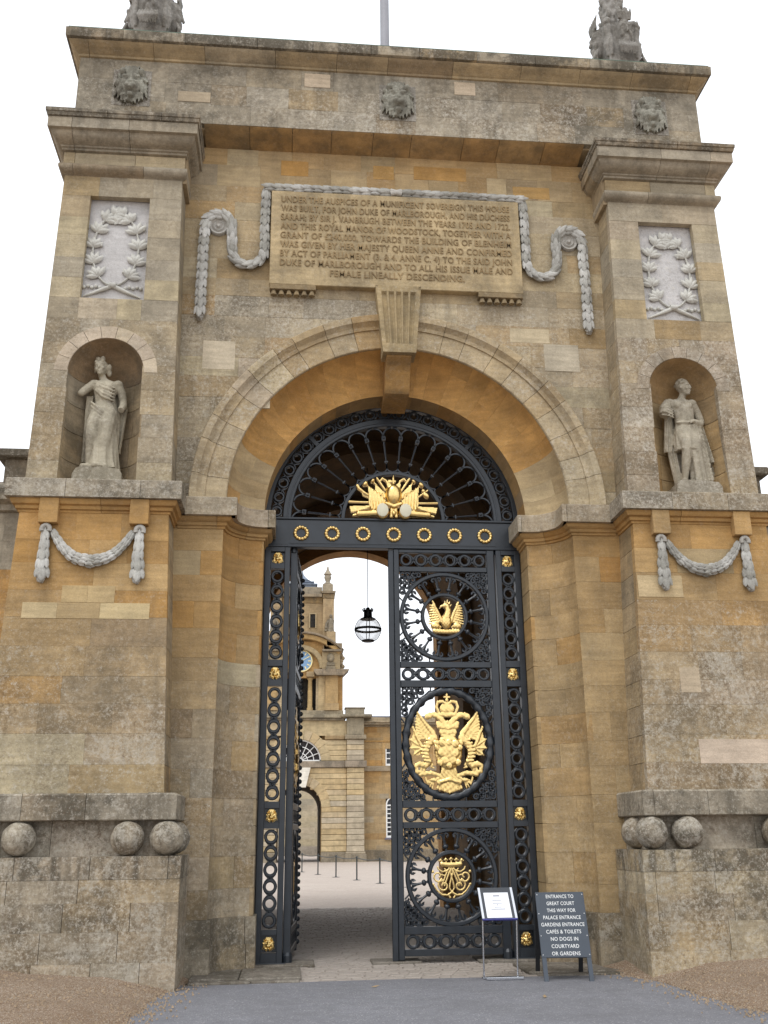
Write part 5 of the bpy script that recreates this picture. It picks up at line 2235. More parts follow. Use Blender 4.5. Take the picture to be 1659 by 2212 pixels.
def head(q, c, sc, yaw, tilt=0.0):
    """head with brow, nose, lips, chin, ears; looks to -y, turned by yaw"""
    M_ = Matrix.Translation(c) @ Matrix.Rotation(yaw, 4, 'Z') @ Matrix.Rotation(tilt, 4, 'Y') @ Matrix.Scale(sc, 4)
    q.ball((0, 0, .02), .082, .10, .112, 16, 12, M_)
    q.ball((0, -.028, -.05), .058, .066, .07, 14, 10, M_)           # jaw
    q.ball((0, -.075, -.10), .026, .024, .022, 10, 8, M_)           # chin
    q.tube([(0, -.098, .028), (0, -.112, -.01), (0, -.122, -.032)], [.011, .014, .017], 7, M_)
    for s in (-1, 1):
        q.tube([(s * .012, -.097, .036), (s * .04, -.095, .042), (s * .066, -.07, .03)], [.012, .012, .008], 6, M_)
        q.ball((s * .034, -.084, .016), .017, .012, .010, 8, 6, M_)
        q.ball((s * .042, -.07, -.028), .03, .03, .028, 10, 8, M_)  # cheek
        q.ball((s * .083, .005, -.005), .012, .022, .03, 8, 6, M_)
    q.tube([(-.026, -.090, -.062), (0, -.103, -.058), (.026, -.090, -.062)], [.006, .010, .006], 6, M_)
    q.tube([(-.022, -.088, -.077), (0, -.100, -.079), (.022, -.088, -.077)], [.006, .010, .006], 6, M_)
    return M_


def rings(q, rows, n=28, folds=None):
    """loft of oval sections (cx, cy, z, rx, ry)"""
    vs, fs = [], []
    m = len(rows)
    for i, (cx_, cy_, z, rx, ry) in enumerate(rows):
        for k in range(n):
            a = 2 * PI * k / n
            g = 1 + (folds(a, i / (m - 1)) if folds else 0)
            vs.append((cx_ + rx * g * math.cos(a), cy_ + ry * g * math.sin(a), z))
    for i in range(m - 1):
        for k in range(n):
            k2 = (k + 1) % n
            fs.append((i * n + k, i * n + k2, (i + 1) * n + k2, (i + 1) * n + k))
    fs.append(tuple(range(n - 1, -1, -1)))
    fs.append(tuple((m - 1) * n + k for k in range(n)))
    q.add(vs, fs)


def sheet_fold(q, top, bot, w0, w1, n, amp, thick=.018, rows=7):
    """hanging cloth with vertical folds between two points"""
    vs, fs = [], []
    top, bot = Vector(top), Vector(bot)
    for side in (0, 1):
        for i in range(rows + 1):
            f = i / rows
            c = top.lerp(bot, f)
            w_ = w0 + (w1 - w0) * f
            for k in range(n + 1):
                u = -1 + 2 * k / n
                vs.append((c.x + u * w_ / 2, c.y + amp * (.5 + f) * math.sin(k * 2.1 + f * 1.2) + (thick if side else -thick), c.z))
    N_ = (rows + 1) * (n + 1)
    for side in (0, 1):
        for i in range(rows):
            for k in range(n):
                a = side * N_ + i * (n + 1) + k
                fs.append((a, a + 1, a + n + 2, a + n + 1))
    for i in range(rows):
        for k in (0, n):
            a = i * (n + 1) + k
            fs.append((a, a + n + 1, N_ + a + n + 1, N_ + a))
    for i in (0, rows):
        for k in range(n):
            a = i * (n + 1) + k
            fs.append((a, a + 1, N_ + a + 1, N_ + a))
    q.add(vs, fs)


def foot(q, x, y, ang):
    M_ = Matrix.Translation((x, y, .0)) @ Matrix.Rotation(ang, 4, 'Z')
    q.tube([(0, .05, .04), (0, -.02, .05), (0, -.10, .03), (0, -.16, .02)], [.04, .046, .042, .028], 8, M_)


# draped woman, left niche
q = MB()
hc = (-.10, -.03, 1.545)
M_ = head(q, hc, 1.0, R_(-8), R_(-6))
q.ball((0, .03, .04), .095, .10, .10, 14, 10, M_)
for s in (-1, 1):
    q.ball((s * .036, -.02, .145), .036, .036, .042, 10, 8, M_)
    for k in range(5):
        q.ball((s * (.05 + .012 * k), -.075 + .03 * k, .085 - .024 * k), .026, .026, .022, 8, 6, M_)
q.ball((.115, .03, .02), .035, .04, .05, 10, 8, M_)
q.ball((.10, .06, -.05), .04, .04, .06, 10, 8, M_)
q.tube([(-.095, .0, 1.47), (-.075, .01, 1.42), (-.04, .02, 1.35)], [.055, .052, .075], 10)
rings(q, [(-.03, .01, 1.385, .06, .05), (-.03, .01, 1.355, .15, .075), (-.025, .0, 1.31, .185, .10), (-.02, -.01, 1.22, .165, .12), (-.015, -.01, 1.12, .148, .112), (0, 0, 1.03, .148, .105), (.01, 0, .94, .172, .118), (.01, 0, .85, .195, .13), (.01, 0, .75, .20, .13)])
for s in (-1, 1):
    q.ball((-.025 + s * .07, -.09, 1.24), .062, .05, .06, 12, 8)
q.tube([(-.19, .01, 1.325), (-.27, -.03, 1.24), (-.345, -.08, 1.14)], [.065, .06, .052], 10)
q.ball((-.345, -.08, 1.14), .05, .05, .048, 10, 8)
q.tube([(.15, .01, 1.32), (.215, .03, 1.19), (.245, .02, 1.06), (.262, -.05, .96), (.245, -.11, .88)], [.068, .064, .058, .055, .048], 10)
# legs under the cloth
q.tube([(-.09, -.03, .86), (-.125, -.115, .68), (-.14, -.14, .48), (-.15, -.10, .30), (-.155, -.05, .07)], [.105, .098, .078, .058, .04], 12)
q.tube([(.08, -.03, .86), (.07, -.11, .66), (.06, -.115, .46), (.035, -.085, .26), (.0, -.06, .05)], [.115, .11, .095, .088, .075], 12)
rings(q, [(.01, .0, .98, .155, .11), (.01, -.01, .86, .20, .135), (.01, -.02, .70, .205, .15), (.015, -.02, .5, .20, .15), (.02, -.02, .3, .195, .15), (.03, -.02, .14, .205, .155), (.045, -.02, .02, .225, .165)], 64,
      lambda a, f: f * (.10 * math.sin(a * 9 + 2.0 * f) + .06 * math.sin(a * 15 + 1)) + (.04 * math.sin(a * 5 + 4 * f)))
q.ball((-.125, -.135, .50), .085, .07, .12, 12, 8)
q.ball((.06, -.125, .62), .10, .06, .16, 12, 8)
for s_, x_, z_ in ((-1, -.19, 1.315), (1, .155, 1.315)):
    q.ball((x_, .01, z_), .078, .075, .07, 12, 8)
foot(q, -.16, -.05, R_(-25))
foot(q, -.02, -.09, R_(-10))
foot(q, .05, -.05, R_(20))
# drapery
for k in range(6):
    f = k / 5
    q.tube([(-.20 + .03 * f, -.06, 1.02 - .06 * k), (-.10 + .02 * f, -.135, .92 - .065 * k), (.0 + .03 * f, -.15, .83 - .05 * k), (.03, -.13, .72 - .03 * k)], [.016, .025, .025, .016], 6)
for k in range(5):
    q.tube([(-.15, -.10, 1.33 - .035 * k), (-.02, -.135 - .012 * (k % 2), 1.25 - .045 * k), (.14, -.10, 1.22 - .05 * k)], [.014, .020, .014], 6)
for k in range(8):
    f = k / 7
    q.tube([(.03 + .12 * f, -.12 + .05 * f, .80), (.05 + .15 * f, -.11 + .05 * f, .45), (.04 + .22 * f, -.07 + .06 * (k % 2), .01)], [.018, .026, .030], 6)
q.tube([(-.03, -.14, .74), (-.035, -.10, .45), (-.07, -.06, .04)], [.02, .022, .026], 6)
sheet_fold(q, (-.0, .10, 1.28), (-.02, .11, .02), .42, .50, 12, .02)
sheet_fold(q, (.24, .06, 1.0), (.20, .07, .30), .15, .10, 6, .015)
sheet_fold(q, (-.24, .05, 1.15), (-.24, .06, .15), .10, .10, 6, .012)
ME_W = remeshed(q, 'figure', M_CARVED, .010, 1)
st = thing('statue', 'weathered stone statue of a draped woman with a broken arm in the left niche', 'statue', (-4.16, -.22, 6.088), group='statues in the gateway niches')
o = place('figure', ME_W, st, color=lin(186, 177, 156), lichen=.35, dirt=.6, loc=(0, 0, .29))
o.scale = (.96, 1.0, 1.0)
q = MB()
q.prism([(-.33, 0), (.34, 0), (.33, .20), (.29, .26), (.10, .29), (-.2, .30), (-.28, .26), (-.32, .18)], -.22, .2)
q.build('base', M_CARVED, st, color=lin(150, 142, 124), lichen=.9, dirt=.6)

# youth in a tunic with a cloak, right niche
q = MB()
hc = (.035, -.03, 1.525)
M_ = head(q, hc, 1.0, R_(42), R_(4))
q.ball((0, .03, .045), .092, .098, .095, 14, 10, M_)
rg = random.Random(3)
for k in range(60):
    a, b = rg.uniform(0, 6.28), rg.uniform(.15, 1.4)
    p = (.092 * math.cos(a) * math.cos(b), .03 + .10 * math.sin(a) * math.cos(b), .05 + .10 * math.sin(b))
    if p[1] > -.06 or p[2] > .10:
        q.ball(p, .024, n=8, m=6, M=M_)
q.tube([(.03, .0, 1.45), (.01, .01, 1.40), (-.01, .02, 1.33)], [.058, .056, .08], 10)
rings(q, [(-.03, .01, 1.365, .06, .05), (-.035, .01, 1.335, .17, .08), (-.035, .0, 1.28, .20, .105), (-.02, -.01, 1.18, .18, .118), (0, -.01, 1.05, .155, .11), (.01, 0, .95, .155, .105)])
rings(q, [(.01, 0, .96, .15, .105), (.01, 0, .88, .178, .122), (.0, -.01, .76, .19, .14), (-.01, -.02, .62, .188, .14), (-.01, -.03, .52, .185, .13)], 64, lambda a, f: .11 * f * math.sin(a * 11 + f))
for x_ in (-.205, .15):
    q.ball((x_, .01, 1.295), .082, .08, .07, 12, 8)
q.tube([(-.16, -.07, .955), (0, -.125, .94), (.17, -.07, .965)], .020, 7)
for s in (-1, 1):
    q.ball((-.03 + s * .08, -.085, 1.22), .07, .045, .055, 12, 8)
q.tube([(-.21, .01, 1.30), (-.29, -.01, 1.20), (-.325, -.04, 1.08)], [.085, .09, .085], 10)
for k in range(4):
    q.tube([(-.38, -.06, 1.20 - .04 * k), (-.28, -.105, 1.18 - .045 * k), (-.19, -.07, 1.15 - .04 * k)], .014, 6)
q.tube([(.15, .01, 1.30), (.235, .03, 1.15), (.27, .02, 1.00), (.21, -.08, .93), (.10, -.15, .94)], [.075, .065, .06, .052, .04], 10)
q.ball((.08, -.155, .945), .042, .035, .03, 10, 8)
for k in range(4):
    q.tube([(.085 - .012 * k, -.165, .965 - .014 * k), (.045 - .006 * k, -.172, .955 - .014 * k), (.02, -.165, .945 - .014 * k)], .010, 6)
# legs
q.tube([(-.09, -.02, .82), (-.07, -.075, .66), (-.06, -.10, .50), (-.075, -.06, .32), (-.095, .0, .06)], [.105, .095, .072, .066, .04], 12)
q.tube([(.09, -.02, .82), (.11, -.07, .66), (.115, -.085, .50), (.125, -.04, .32), (.13, .02, .06)], [.105, .095, .070, .064, .04], 12)
q.ball((-.06, -.125, .50), .05, .04, .05, 10, 8)
q.ball((.115, -.11, .50), .05, .04, .05, 10, 8)
foot(q, -.11, -.0, R_(-22))
foot(q, .14, .01, R_(14))
rings(q, [(.07, -.01, .90, .13, .12), (.09, -.02, .70, .14, .13), (.12, -.02, .45, .14, .125), (.15, -.01, .22, .145, .12), (.17, 0, .03, .16, .13)], 48, lambda a, f: (.05 + .10 * f) * math.sin(a * 8 + 1.5 * f))
# cloak
sheet_fold(q, (-.21, .06, 1.2), (-.27, .05, .52), .12, .16, 7, .02)
sheet_fold(q, (-.23, .06, .60), (-.17, .05, .03), .15, .12, 6, .026)
sheet_fold(q, (.20, -.05, .92), (.265, -.06, .33), .12, .22, 9, .034)
sheet_fold(q, (.15, -.10, .90), (.235, -.07, .05), .10, .16, 8, .03)
sheet_fold(q, (.08, -.13, .90), (.17, -.10, .55), .10, .10, 6, .02)
sheet_fold(q, (.03, .11, 1.2), (.12, .11, .02), .40, .42, 10, .022)
sheet_fold(q, (.26, .03, .55), (.30, .02, .01), .14, .22, 8, .025)
ME_Y = remeshed(q, 'figure', M_CARVED, .010, 1)
st = thing('statue', 'weathered stone statue of a curly-haired youth in tunic and cloak in the right niche', 'statue', (4.22, -.22, 6.088), group='statues in the gateway niches')
o = place('figure', ME_Y, st, color=lin(176, 167, 148), lichen=.5, dirt=.6, loc=(0, 0, .29))
o.scale = (.96, 1.0, 1.0)
q = MB()
q.prism([(-.33, 0), (.36, 0), (.36, .20), (.31, .27), (.05, .29), (-.22, .30), (-.30, .25)], -.22, .2)
q.build('base', M_CARVED, st, color=lin(158, 150, 134), lichen=.9, dirt=.5)

# ================================================================== ROOF ORNAMENTS
q = MB()
q.lathe([(.74, 0), (.74, .10), (.66, .16), (.60, .35), (.60, .55), (.66, .8)], 4, Matrix.Rotation(PI / 4, 4, 'Z'))
for a in range(4):
    A_ = Matrix.Rotation(a * PI / 2, 4, 'Z')
    q.prism([(-.40, .25), (.40, .25), (.48, .95), (.47, 1.25), (.30, 1.36), (-.30, 1.36), (-.47, 1.25), (-.48, .95)], -.42, .0, A_)
    # shell-like dish behind the mask and horned corner
    for s in (-1, 1):
        q.ball((s * .28, -.40, .98), .20, .07, .34, 14, 10, A_)
        q.tube([(s * .20, -.36, 1.36), (s * .42, -.40, 1.36), (s * .58, -.44, 1.27)], [.08, .09, .05], 8, A_)
        q.tube([(s * .44, -.38, .62), (s * .50, -.40, .82), (s * .46, -.40, 1.05), (s * .52, -.42, 1.22)], [.06, .09, .07, .06], 8, A_)
    Mh = head(q, Vector(A_ @ Vector((0, -.50, 1.04))), 2.6, a * PI / 2)
    for k in range(7):
        q.tube([(-.09 + .03 * k, -.07, -.09), (-.10 + .033 * k, -.10, -.14), (-.07 + .024 * k, -.07, -.19)], [.016, .018, .006], 6, Mh)
    for k in range(5):
        q.tube([(-.06 + .03 * k, -.06, .10), (-.07 + .035 * k, -.07, .15), (-.09 + .045 * k, -.05, .21)], [.018, .018, .006], 6, Mh)
q.lathe([(.42, 1.30), (.38, 1.42), (.33, 1.5), (.30, 1.9), (.25, 2.5), (.16, 3.0), (.05, 3.4)], 16)
rgf = random.Random(2)
for k in range(10):
    z = 1.46 + .18 * k
    r = .35 - .11 * (z - 1.46)
    for j in range(8):
        a = PI / 8 + j * PI / 4 + (k % 2) * PI / 8
        rr = r * rgf.uniform(.92, 1.12)
        q.ball((rr * math.cos(a), rr * math.sin(a), z), .085, .085, .08, 8, 6)
        q.ball((rr * 1.2 * math.cos(a), rr * 1.2 * math.sin(a), z + .05), .045, .045, .045, 7, 5)
ME_FIN = remeshed(q, 'carving', M_CARVED, .018, 1)
for x, lab in ((-3.98, 'carved stone finial with grotesque mask on the left end of the roof'), (3.93, 'carved stone finial with mask and knobbly spire on the right end of the roof')):
    f_ = thing('roof_finial', lab, 'finial', (x, .16, 13.525), R_(-4) if x < 0 else R_(6), 'finials on the gateway roof')
    o = place('carving', ME_FIN, f_, color=lin(150, 146, 140), lichen=.35, dirt=.8)
    o.scale = (.60, .60, 1.0)
    o.location = (0, 0, .04)
fp = thing('flagpole', 'slender pale grey flagpole rising from the middle of the roof', 'flagpole', (-.10, .35, 13.52))
q = MB()
q.tube([(0, 0, 0), (0, 0, 9)], [.082, .06], 14)
q.build('pole', plain_mat('grey_paint', lin(150, 150, 156), .6, var=.1, scale=3), fp, smooth=60)
q = MB()
q.box(-.2, .2, -.2, .2, .0, .3, ch=.02)
q.build('socket', M_STONE, fp, color=lin(140, 134, 122), lichen=.3, dirt=.6)

# ================================================================== COURT BEYOND: CLOCK TOWER AND RANGES
M_FAR = stone_mat('court_limestone', .4, .9)
TX = -.75
tower = thing('clock_tower', 'ornate stone clock tower with blue clock, urns and rusticated archway across the court', 'clock tower', (TX, 57, 0))


def fs(q, name, parent, c, li=.1, di=.3, smooth=None):
    return q.build(name, M_FAR, parent, color=lin(*c), lichen=li, dirt=di, smooth=smooth)


def fbox(name, parent, x0, x1, y0, y1, z0, z1, c, ch=0, li=.1, di=.3):
    q = MB()
    q.box(min(x0, x1), max(x0, x1), y0, y1, z0, z1, ch=ch)
    return fs(q, name, parent, c, li, di)


HON = [(202, 180, 140), (198, 174, 132), (196, 176, 142), (204, 184, 146), (192, 172, 134)]
GRY = [(186, 172, 148), (178, 164, 142), (192, 178, 154)]
rc = random.choice
# lower stage
low = part('gate_stage', tower)
zs = [.65 + .367 * k for k in range(16)]
for s in (-1, 1):
    for k in range(15):
        z0, z1 = zs[k], zs[k + 1]
        zm = (z0 + z1) / 2
        xin = 1.5 if zm < 3.55 else (math.sqrt(max(1.5 ** 2 - (zm - 3.55) ** 2, 0)) if zm < 5.05 else 0)
        xin = max(xin, .78 * 0 + (.62 if zm > 5.0 else 0))
        c = rc(HON) if k > 8 else rc(HON + GRY)
        fbox('rustic_course', low, s * (xin + .02), s * 3.22, 0, .5, z0 + .012, z1 - .012, c, .02)
        c = rc(GRY) if k < 10 else rc(HON)
        fbox('rustic_course', low, s * 3.23, s * 4.42, -.28, .5, z0 + .012, z1 - .012, c, .02)
    for k in range(4):
        z0, z1 = 6.62 + .357 * k, 6.62 + .357 * (k + 1)
        zm = (z0 + z1) / 2
        xin = math.sqrt(max(1.62 ** 2 - (zm - 6.63) ** 2, 0))
        fbox('rustic_course', low, s * (xin + .02), s * 3.22, 0, .5, z0 + .012, z1 - .012, rc(HON), .02)
        fbox('rustic_course', low, s * 3.23, s * 4.42, -.28, .5, z0 + .012, z1 - .012, rc(GRY + HON), .02)
    fbox('plinth', low, s * 1.5, s * 3.22, -.12, .5, -.1, .63, (150, 138, 118), .03, .3, .6)
    fbox('plinth', low, s * 3.1, s * 4.55, -.42, .5, -.1, .5, (150, 138, 118), .03, .3, .6)
    fbox('plinth', low, s * 3.16, s * 4.49, -.36, .5, .502, .645, (170, 156, 134), .03)
    fbox('string_course', low, s * .0, s * 3.1, -.15, .5, 6.165, 6.605, (154, 140, 122), .03, .3, .6)
    fbox('string_course', low, s * 3.1, s * 4.6, -.43, .5, 6.165, 6.605, (154, 140, 122), .03, .3, .6)
    fbox('pilaster_cap', low, s * 3.1, s * 4.58, -.42, .5, 8.05, 8.36, (156, 142, 118), .05, .3, .6)
    fbox('cornice_band', low, s * 1.7, s * 3.1, -.14, .5, 8.06, 8.33, (160, 136, 100), .04)
    fbox('frieze_block', low, s * 3.23, s * 4.42, -.28, .5, 8.362, 9.55, (158, 146, 122), .03, .3, .5)
    fbox('entablature', low, 0, s * 3.22, .0, .5, 8.332 if s else 8, 9.36, rc(HON))
    fbox('cap_slab', low, s * 2.80, s * 4.98, -.62, .6, 9.56, 9.76, (150, 138, 116), .04, .3, .7)
    fbox('cap_block', low, s * 3.15, s * 4.46, -.3, .6, 9.762, 10.18, (166, 154, 130), .02, .3, .5)
    fbox('cap_block', low, s * 3.08, s * 4.53, -.37, .66, 10.182, 10.26, (150, 138, 118), .02, .3, .7)
    # jamb of the archway
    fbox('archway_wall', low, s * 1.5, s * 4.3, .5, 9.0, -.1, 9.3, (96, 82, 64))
    fbox('backing', low, s * 1.48, s * 4.35, .3, .49, 0, 9.4, (150, 124, 84))
    fbox('backing', low, s * 1.6, s * 2.9, .2, 1.4, 14.25, 14.9, (150, 132, 104))
# arch voussoirs (both arches)
for (zc, r0, r1, n, nm) in ((3.55, 1.5, 2.12, 11, 'voussoir'), (6.63, 1.45, 2.1, 11, 'window_voussoir')):
    for k in range(n):
        if nm == 'voussoir' and k == n // 2:
            continue
        a0, a1 = PI * k / n + .008, PI * (k + 1) / n - .008
        q = MB()
        q.ring((0, zc), r0, r1, -.03, .5, 4, a0=a0, a1=a1, b=.015)
        fs(q, nm, low, rc(HON))
q = MB()
q.prism([(-.42, 4.85), (.42, 4.85), (.73, 6.16), (-.73, 6.16)], -.3, .4)
fs(q, 'keystone', low, (226, 220, 206), 0, .05)
q = MB()
pts = [(1.5 * math.cos(a), 3.55 + 1.5 * math.sin(a)) for a in [PI * k / 20 for k in range(21)]]
q.prism(pts + [(-1.6, 3.55), (-1.6, 9), (1.6, 9), (1.6, 3.55)], .5, 9.0)
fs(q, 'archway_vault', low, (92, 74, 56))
# lunette window
q = MB()
q.prism([(1.45 * math.cos(a), 6.63 + 1.45 * math.sin(a)) for a in [PI * k / 24 for k in range(25)]], .25, .28)
lun = q.build('lunette', M_GLASS, low)
q = MB()
q.ring((0, 6.63), 1.36, 1.45, .16, .24, 24, a0=0, a1=PI)
q.ring((0, 6.63), .93, .98, .17, .24, 24, a0=0, a1=PI)
q.ring((0, 6.63), .50, .55, .17, .24, 20, a0=0, a1=PI)
q.box(-1.45, 1.45, .16, .24, 6.61, 6.70)
for k in range(1, 8):
    a = PI * k / 8
    q.tube([(.1 * math.cos(a), .2, 6.65 + .1 * math.sin(a)), (1.4 * math.cos(a), .2, 6.63 + 1.4 * math.sin(a))], .028, 4)
q.build('glazing_bars', M_WHITE, lun)
# cornice under the clock stage
for (x, y, z0, z1, c) in ((3.05, -.2, 9.362, 9.52, (150, 136, 112)), (3.2, -.35, 9.522, 9.75, (160, 148, 124)), (2.98, -.1, 9.752, 10.07, (164, 150, 124))):
    fbox('stage_cornice', low, -x, x, y, 3.0, z0, z1, c, .03, .3, .6)
# belfry stage
bel = part('belfry_stage', tower)
fbox('dark_opening', bel, -1.2, 1.2, .8, .9, 10.07, 12.6, (30, 28, 26))  # near-black panel: shade inside the belfry opening put into its colour
fbox('belfry_core', bel, -2.6, 2.6, .95, 5, 10.07, 12.6, (150, 124, 84))
for s in (-1, 1):
    q = MB()
    q.lathe([(.22, 10.07), (.22, 10.25), (.17, 10.32), (.165, 11.3), (.14, 12.2), (.2, 12.3), (.22, 12.38)], 16, Matrix.Translation((s * .63, .3, 0)))
    fs(q, 'column', bel, (184, 156, 108), smooth=50)
    fbox('pier', bel, s * 1.05, s * 1.3, .3, 1.0, 10.07, 12.5, rc(HON))
    fbox('pier', bel, s * 1.22, s * 1.69, .1, 1.0, 10.07, 12.5, rc(HON))
    fbox('pier', bel, s * 1.70, s * 2.60, -.15, 1.0, 10.07, 12.5, (180, 150, 104))
    fbox('pier_base', bel, s * 1.64, s * 2.66, -.21, 1.0, 10.072, 10.55, (176, 150, 110))
    fbox('pier', bel, s * 2.61, s * 2.95, .2, 4.6, 10.07, 12.5, (180, 142, 90))
    q = MB()
    q.prism([(s * .87, 12.75), (s * 1.1, 12.5), (s * 2.95, 12.5), (s * 3.38, 12.92), (s * .87, 12.92)][::s], -.5, 1.2)
    fs(q, 'cornice', bel, (150, 134, 112), .3, .8)
    fbox('impost_block', bel, s * .35, s * .95, -.05, 1.0, 12.42, 12.8, (168, 146, 112), .05)
    # blocks beside the clock with carved masks
    fbox('mask_block', bel, s * 1.46, s * 2.75, -.2, 1.5, 12.92, 14.2, (164, 144, 110), .03)
    q = MB()
    q.ball((s * 2.05, -.2, 13.75), .28, .16, .34, 12, 8)
    q.ball((s * 2.05, -.3, 13.60), .14, .14, .16, 10, 8)
    q.box(*sorted((s * 1.72, s * 2.4)), -.34, -.18, 12.95, 13.15)
    q.box(*sorted((s * 1.78, s * 2.34)), -.28, -.18, 13.2, 13.45)
    fs(q, 'carved_mask', bel, (150, 136, 112), .2, .7, 50)
    q = MB()
    for k in range(6):
        q.ball((s * (2.85 + .08 * math.sin(k * 2)), .2, 13.0 + .2 * k), .18, .2, .16, 8, 6)
    fs(q, 'scroll', bel, (150, 132, 104), .2, .5, 50)
    q = MB()
    q.prism([(s * 1.46, 14.34), (s * 1.5, 14.2), (s * 2.85, 14.2), (s * 3.0, 14.34)][::s], -.45, 1.4)
    fs(q, 'cornice', bel, (146, 130, 108), .3, .8)
# clock wall, arch, dial
fbox('clock_wall', bel, -1.6, 1.6, .25, 1.5, 12.4, 15.0, (190, 152, 98))
q = MB()
q.ring((0, 13.05), 1.28, 1.64, -.15, .4, 24, a0=0, a1=PI, b=.05)
fs(q, 'clock_arch', bel, (170, 150, 114), .2, .4, 40)
q = MB()
q.lathe([(0, 0), (.74, 0), (.74, .06), (0, .062)], 40, Matrix.Translation((0, .2, 13.58)) @ Matrix.Rotation(PI / 2, 4, 'X'))
dial = q.build('clock_dial', plain_mat('clock_blue', lin(122, 156, 190), .5, var=.08, scale=3), tower)
q = MB()
q.ring((0, 13.58), .70, .78, .10, .2, 40)
for k in range(12):
    a = PI / 6 * k
    M_ = Matrix.Translation((0, .12, 13.58)) @ Matrix.Rotation(-a, 4, 'Y')
    q.box(-.035, .035, -.01, .01, .46, .66, M_)
M_ = Matrix.Translation((0, .10, 13.58))
q.box(-.03, .03, -.01, .01, -.1, .42, M_ @ Matrix.Rotation(R_(300), 4, 'Y'))
q.box(-.02, .02, -.02, .0, -.1, .6, M_ @ Matrix.Rotation(R_(60), 4, 'Y'))
q.build('clock_figures', plain_mat('pale_gilt', lin(236, 220, 160), .5, var=.05), dial)
# curved pediment
q = MB()
a1 = math.asin(2.98 / 4.11)
q.ring((0, 11.5), 3.62, 3.98, -.25, 1.2, 24, a0=PI / 2 - a1, a1=PI / 2 + a1, b=.04)
fs(q, 'pediment_arch', bel, (182, 150, 100), .1, .3, 40)
q = MB()
q.ring((0, 11.5), 3.985, 4.13, -.45, 1.25, 24, a0=PI / 2 - a1, a1=PI / 2 + a1, b=.03)
fs(q, 'pediment_cornice', bel, (148, 132, 110), .3, .7, 40)
# attic stage
atc = part('attic_stage', tower)
fbox('wall', atc, -1.52, 1.52, .5, 4.5, 14.6, 18.3, (170, 146, 110))
for s in (-1, 1):
    fbox('corner_pilaster', atc, s * 1.50, s * 2.3, .2, 4.5, 14.2, 18.2, (176, 152, 116), .02)
    fbox('pilaster_panel', atc, s * 1.68, s * 2.12, .15, .3, 16.0, 17.6, (166, 142, 108), .03)
    fbox('pedestal', atc, s * 1.75, s * 2.42, -.25, .4, 14.6, 15.66, (168, 146, 112), .03)
    q = MB()
    q.tube([(s * 2.07, .0, 15.66), (s * 2.05, .0, 16.1), (s * 2.09, .0, 16.5), (s * 2.07, .0, 16.68)], [.26, .22, .24, .1], 10)
    q.ball((s * 2.07, -.02, 16.82), .12, .13, .15, 10, 8)
    q.tube([(s * 1.9, 0, 16.5), (s * 1.75, -.1, 16.25), (s * 1.72, -.12, 15.9)], [.1, .09, .1], 8)
    q.tube([(s * 1.85, 0, 16.1), (s * 1.7, -.05, 15.7)], [.14, .12], 8)
    fs(q, 'carved_figure', atc, (140, 128, 108), .4, .8, 60)
    for x in (.58,):
        fbox('slot_window', atc, s * .58, s * .95, .44, .56, 16.1, 17.05, (22, 22, 24))
        q = MB()
        q.box(*sorted((s * .50, s * .577)), .38, .5, 16.02, 17.13)
        q.box(*sorted((s * .953, s * 1.03)), .38, .5, 16.02, 17.13)
        q.box(*sorted((s * .577, s * .953)), .38, .5, 17.06, 17.13)
        fs(q, 'slot_surround', atc, (180, 160, 124))
    fbox('capital', atc, s * 1.46, s * 2.34, .14, 4.5, 18.2, 18.55, (150, 128, 94), .03, .2, .7)
    q = MB()
    q.prism([(s * 1.42, 18.56), (s * 2.30, 18.56), (s * 2.42, 18.72), (s * 1.30, 18.72)][::s], .0, 4.6)
    fs(q, 'cornice', atc, (146, 130, 106), .3, .7)
    fbox('urn_pedestal', atc, s * 1.46, s * 2.22, .2, 1.0, 18.722, 19.30, (164, 150, 126), .05, .3, .5)
    q = MB()
    q.lathe([(.34, 19.3), (.36, 19.36), (.2, 19.45), (.16, 19.55), (.24, 19.75), (.27, 19.9), (.2, 20.02), (.3, 20.08), (.28, 20.14), (.14, 20.35), (.06, 20.55), (.08, 20.6), (.05, 20.68), (0.01, 20.72)], 16, Matrix.Translation((s * 1.84, .6, 0)))
    fs(q, 'urn', atc, (160, 148, 128), .3, .5, 50)
fbox('frieze', atc, -1.46, 1.46, .42, 4.5, 17.9, 18.3, (164, 136, 92), .0, .2, .8)
q = MB()
q.prism([(-1.42, 18.3), (1.42, 18.3), (1.42, 18.5), (-1.42, 18.5)], .1, 4.6)
fs(q, 'cornice', atc, (150, 134, 110), .3, .8)
fbox('parapet', atc, -1.42, 1.42, .35, 4.5, 18.502, 19.08, (154, 142, 122), .02, .3, .5)
q = MB()
q.box(-1.0, 1.0, 1.2, 3.2, 19.08, 19.45)
q.box(-1.1, 1.1, 1.1, 3.3, 19.45, 19.53)
q.box(-.8, .8, 1.4, 3.0, 19.53, 19.70)
q.box(-.86, .86, 1.34, 3.06, 19.70, 19.76)
q.lathe([(.75, 19.76), (.6, 19.92), (.66, 19.95), (.5, 20.02), (.2, 20.3), (.06, 20.5), (.02, 20.9)], 16, Matrix.Translation((0, 2.2, 0)))
q.build('lead_cupola', M_LEAD, tower, smooth=40)


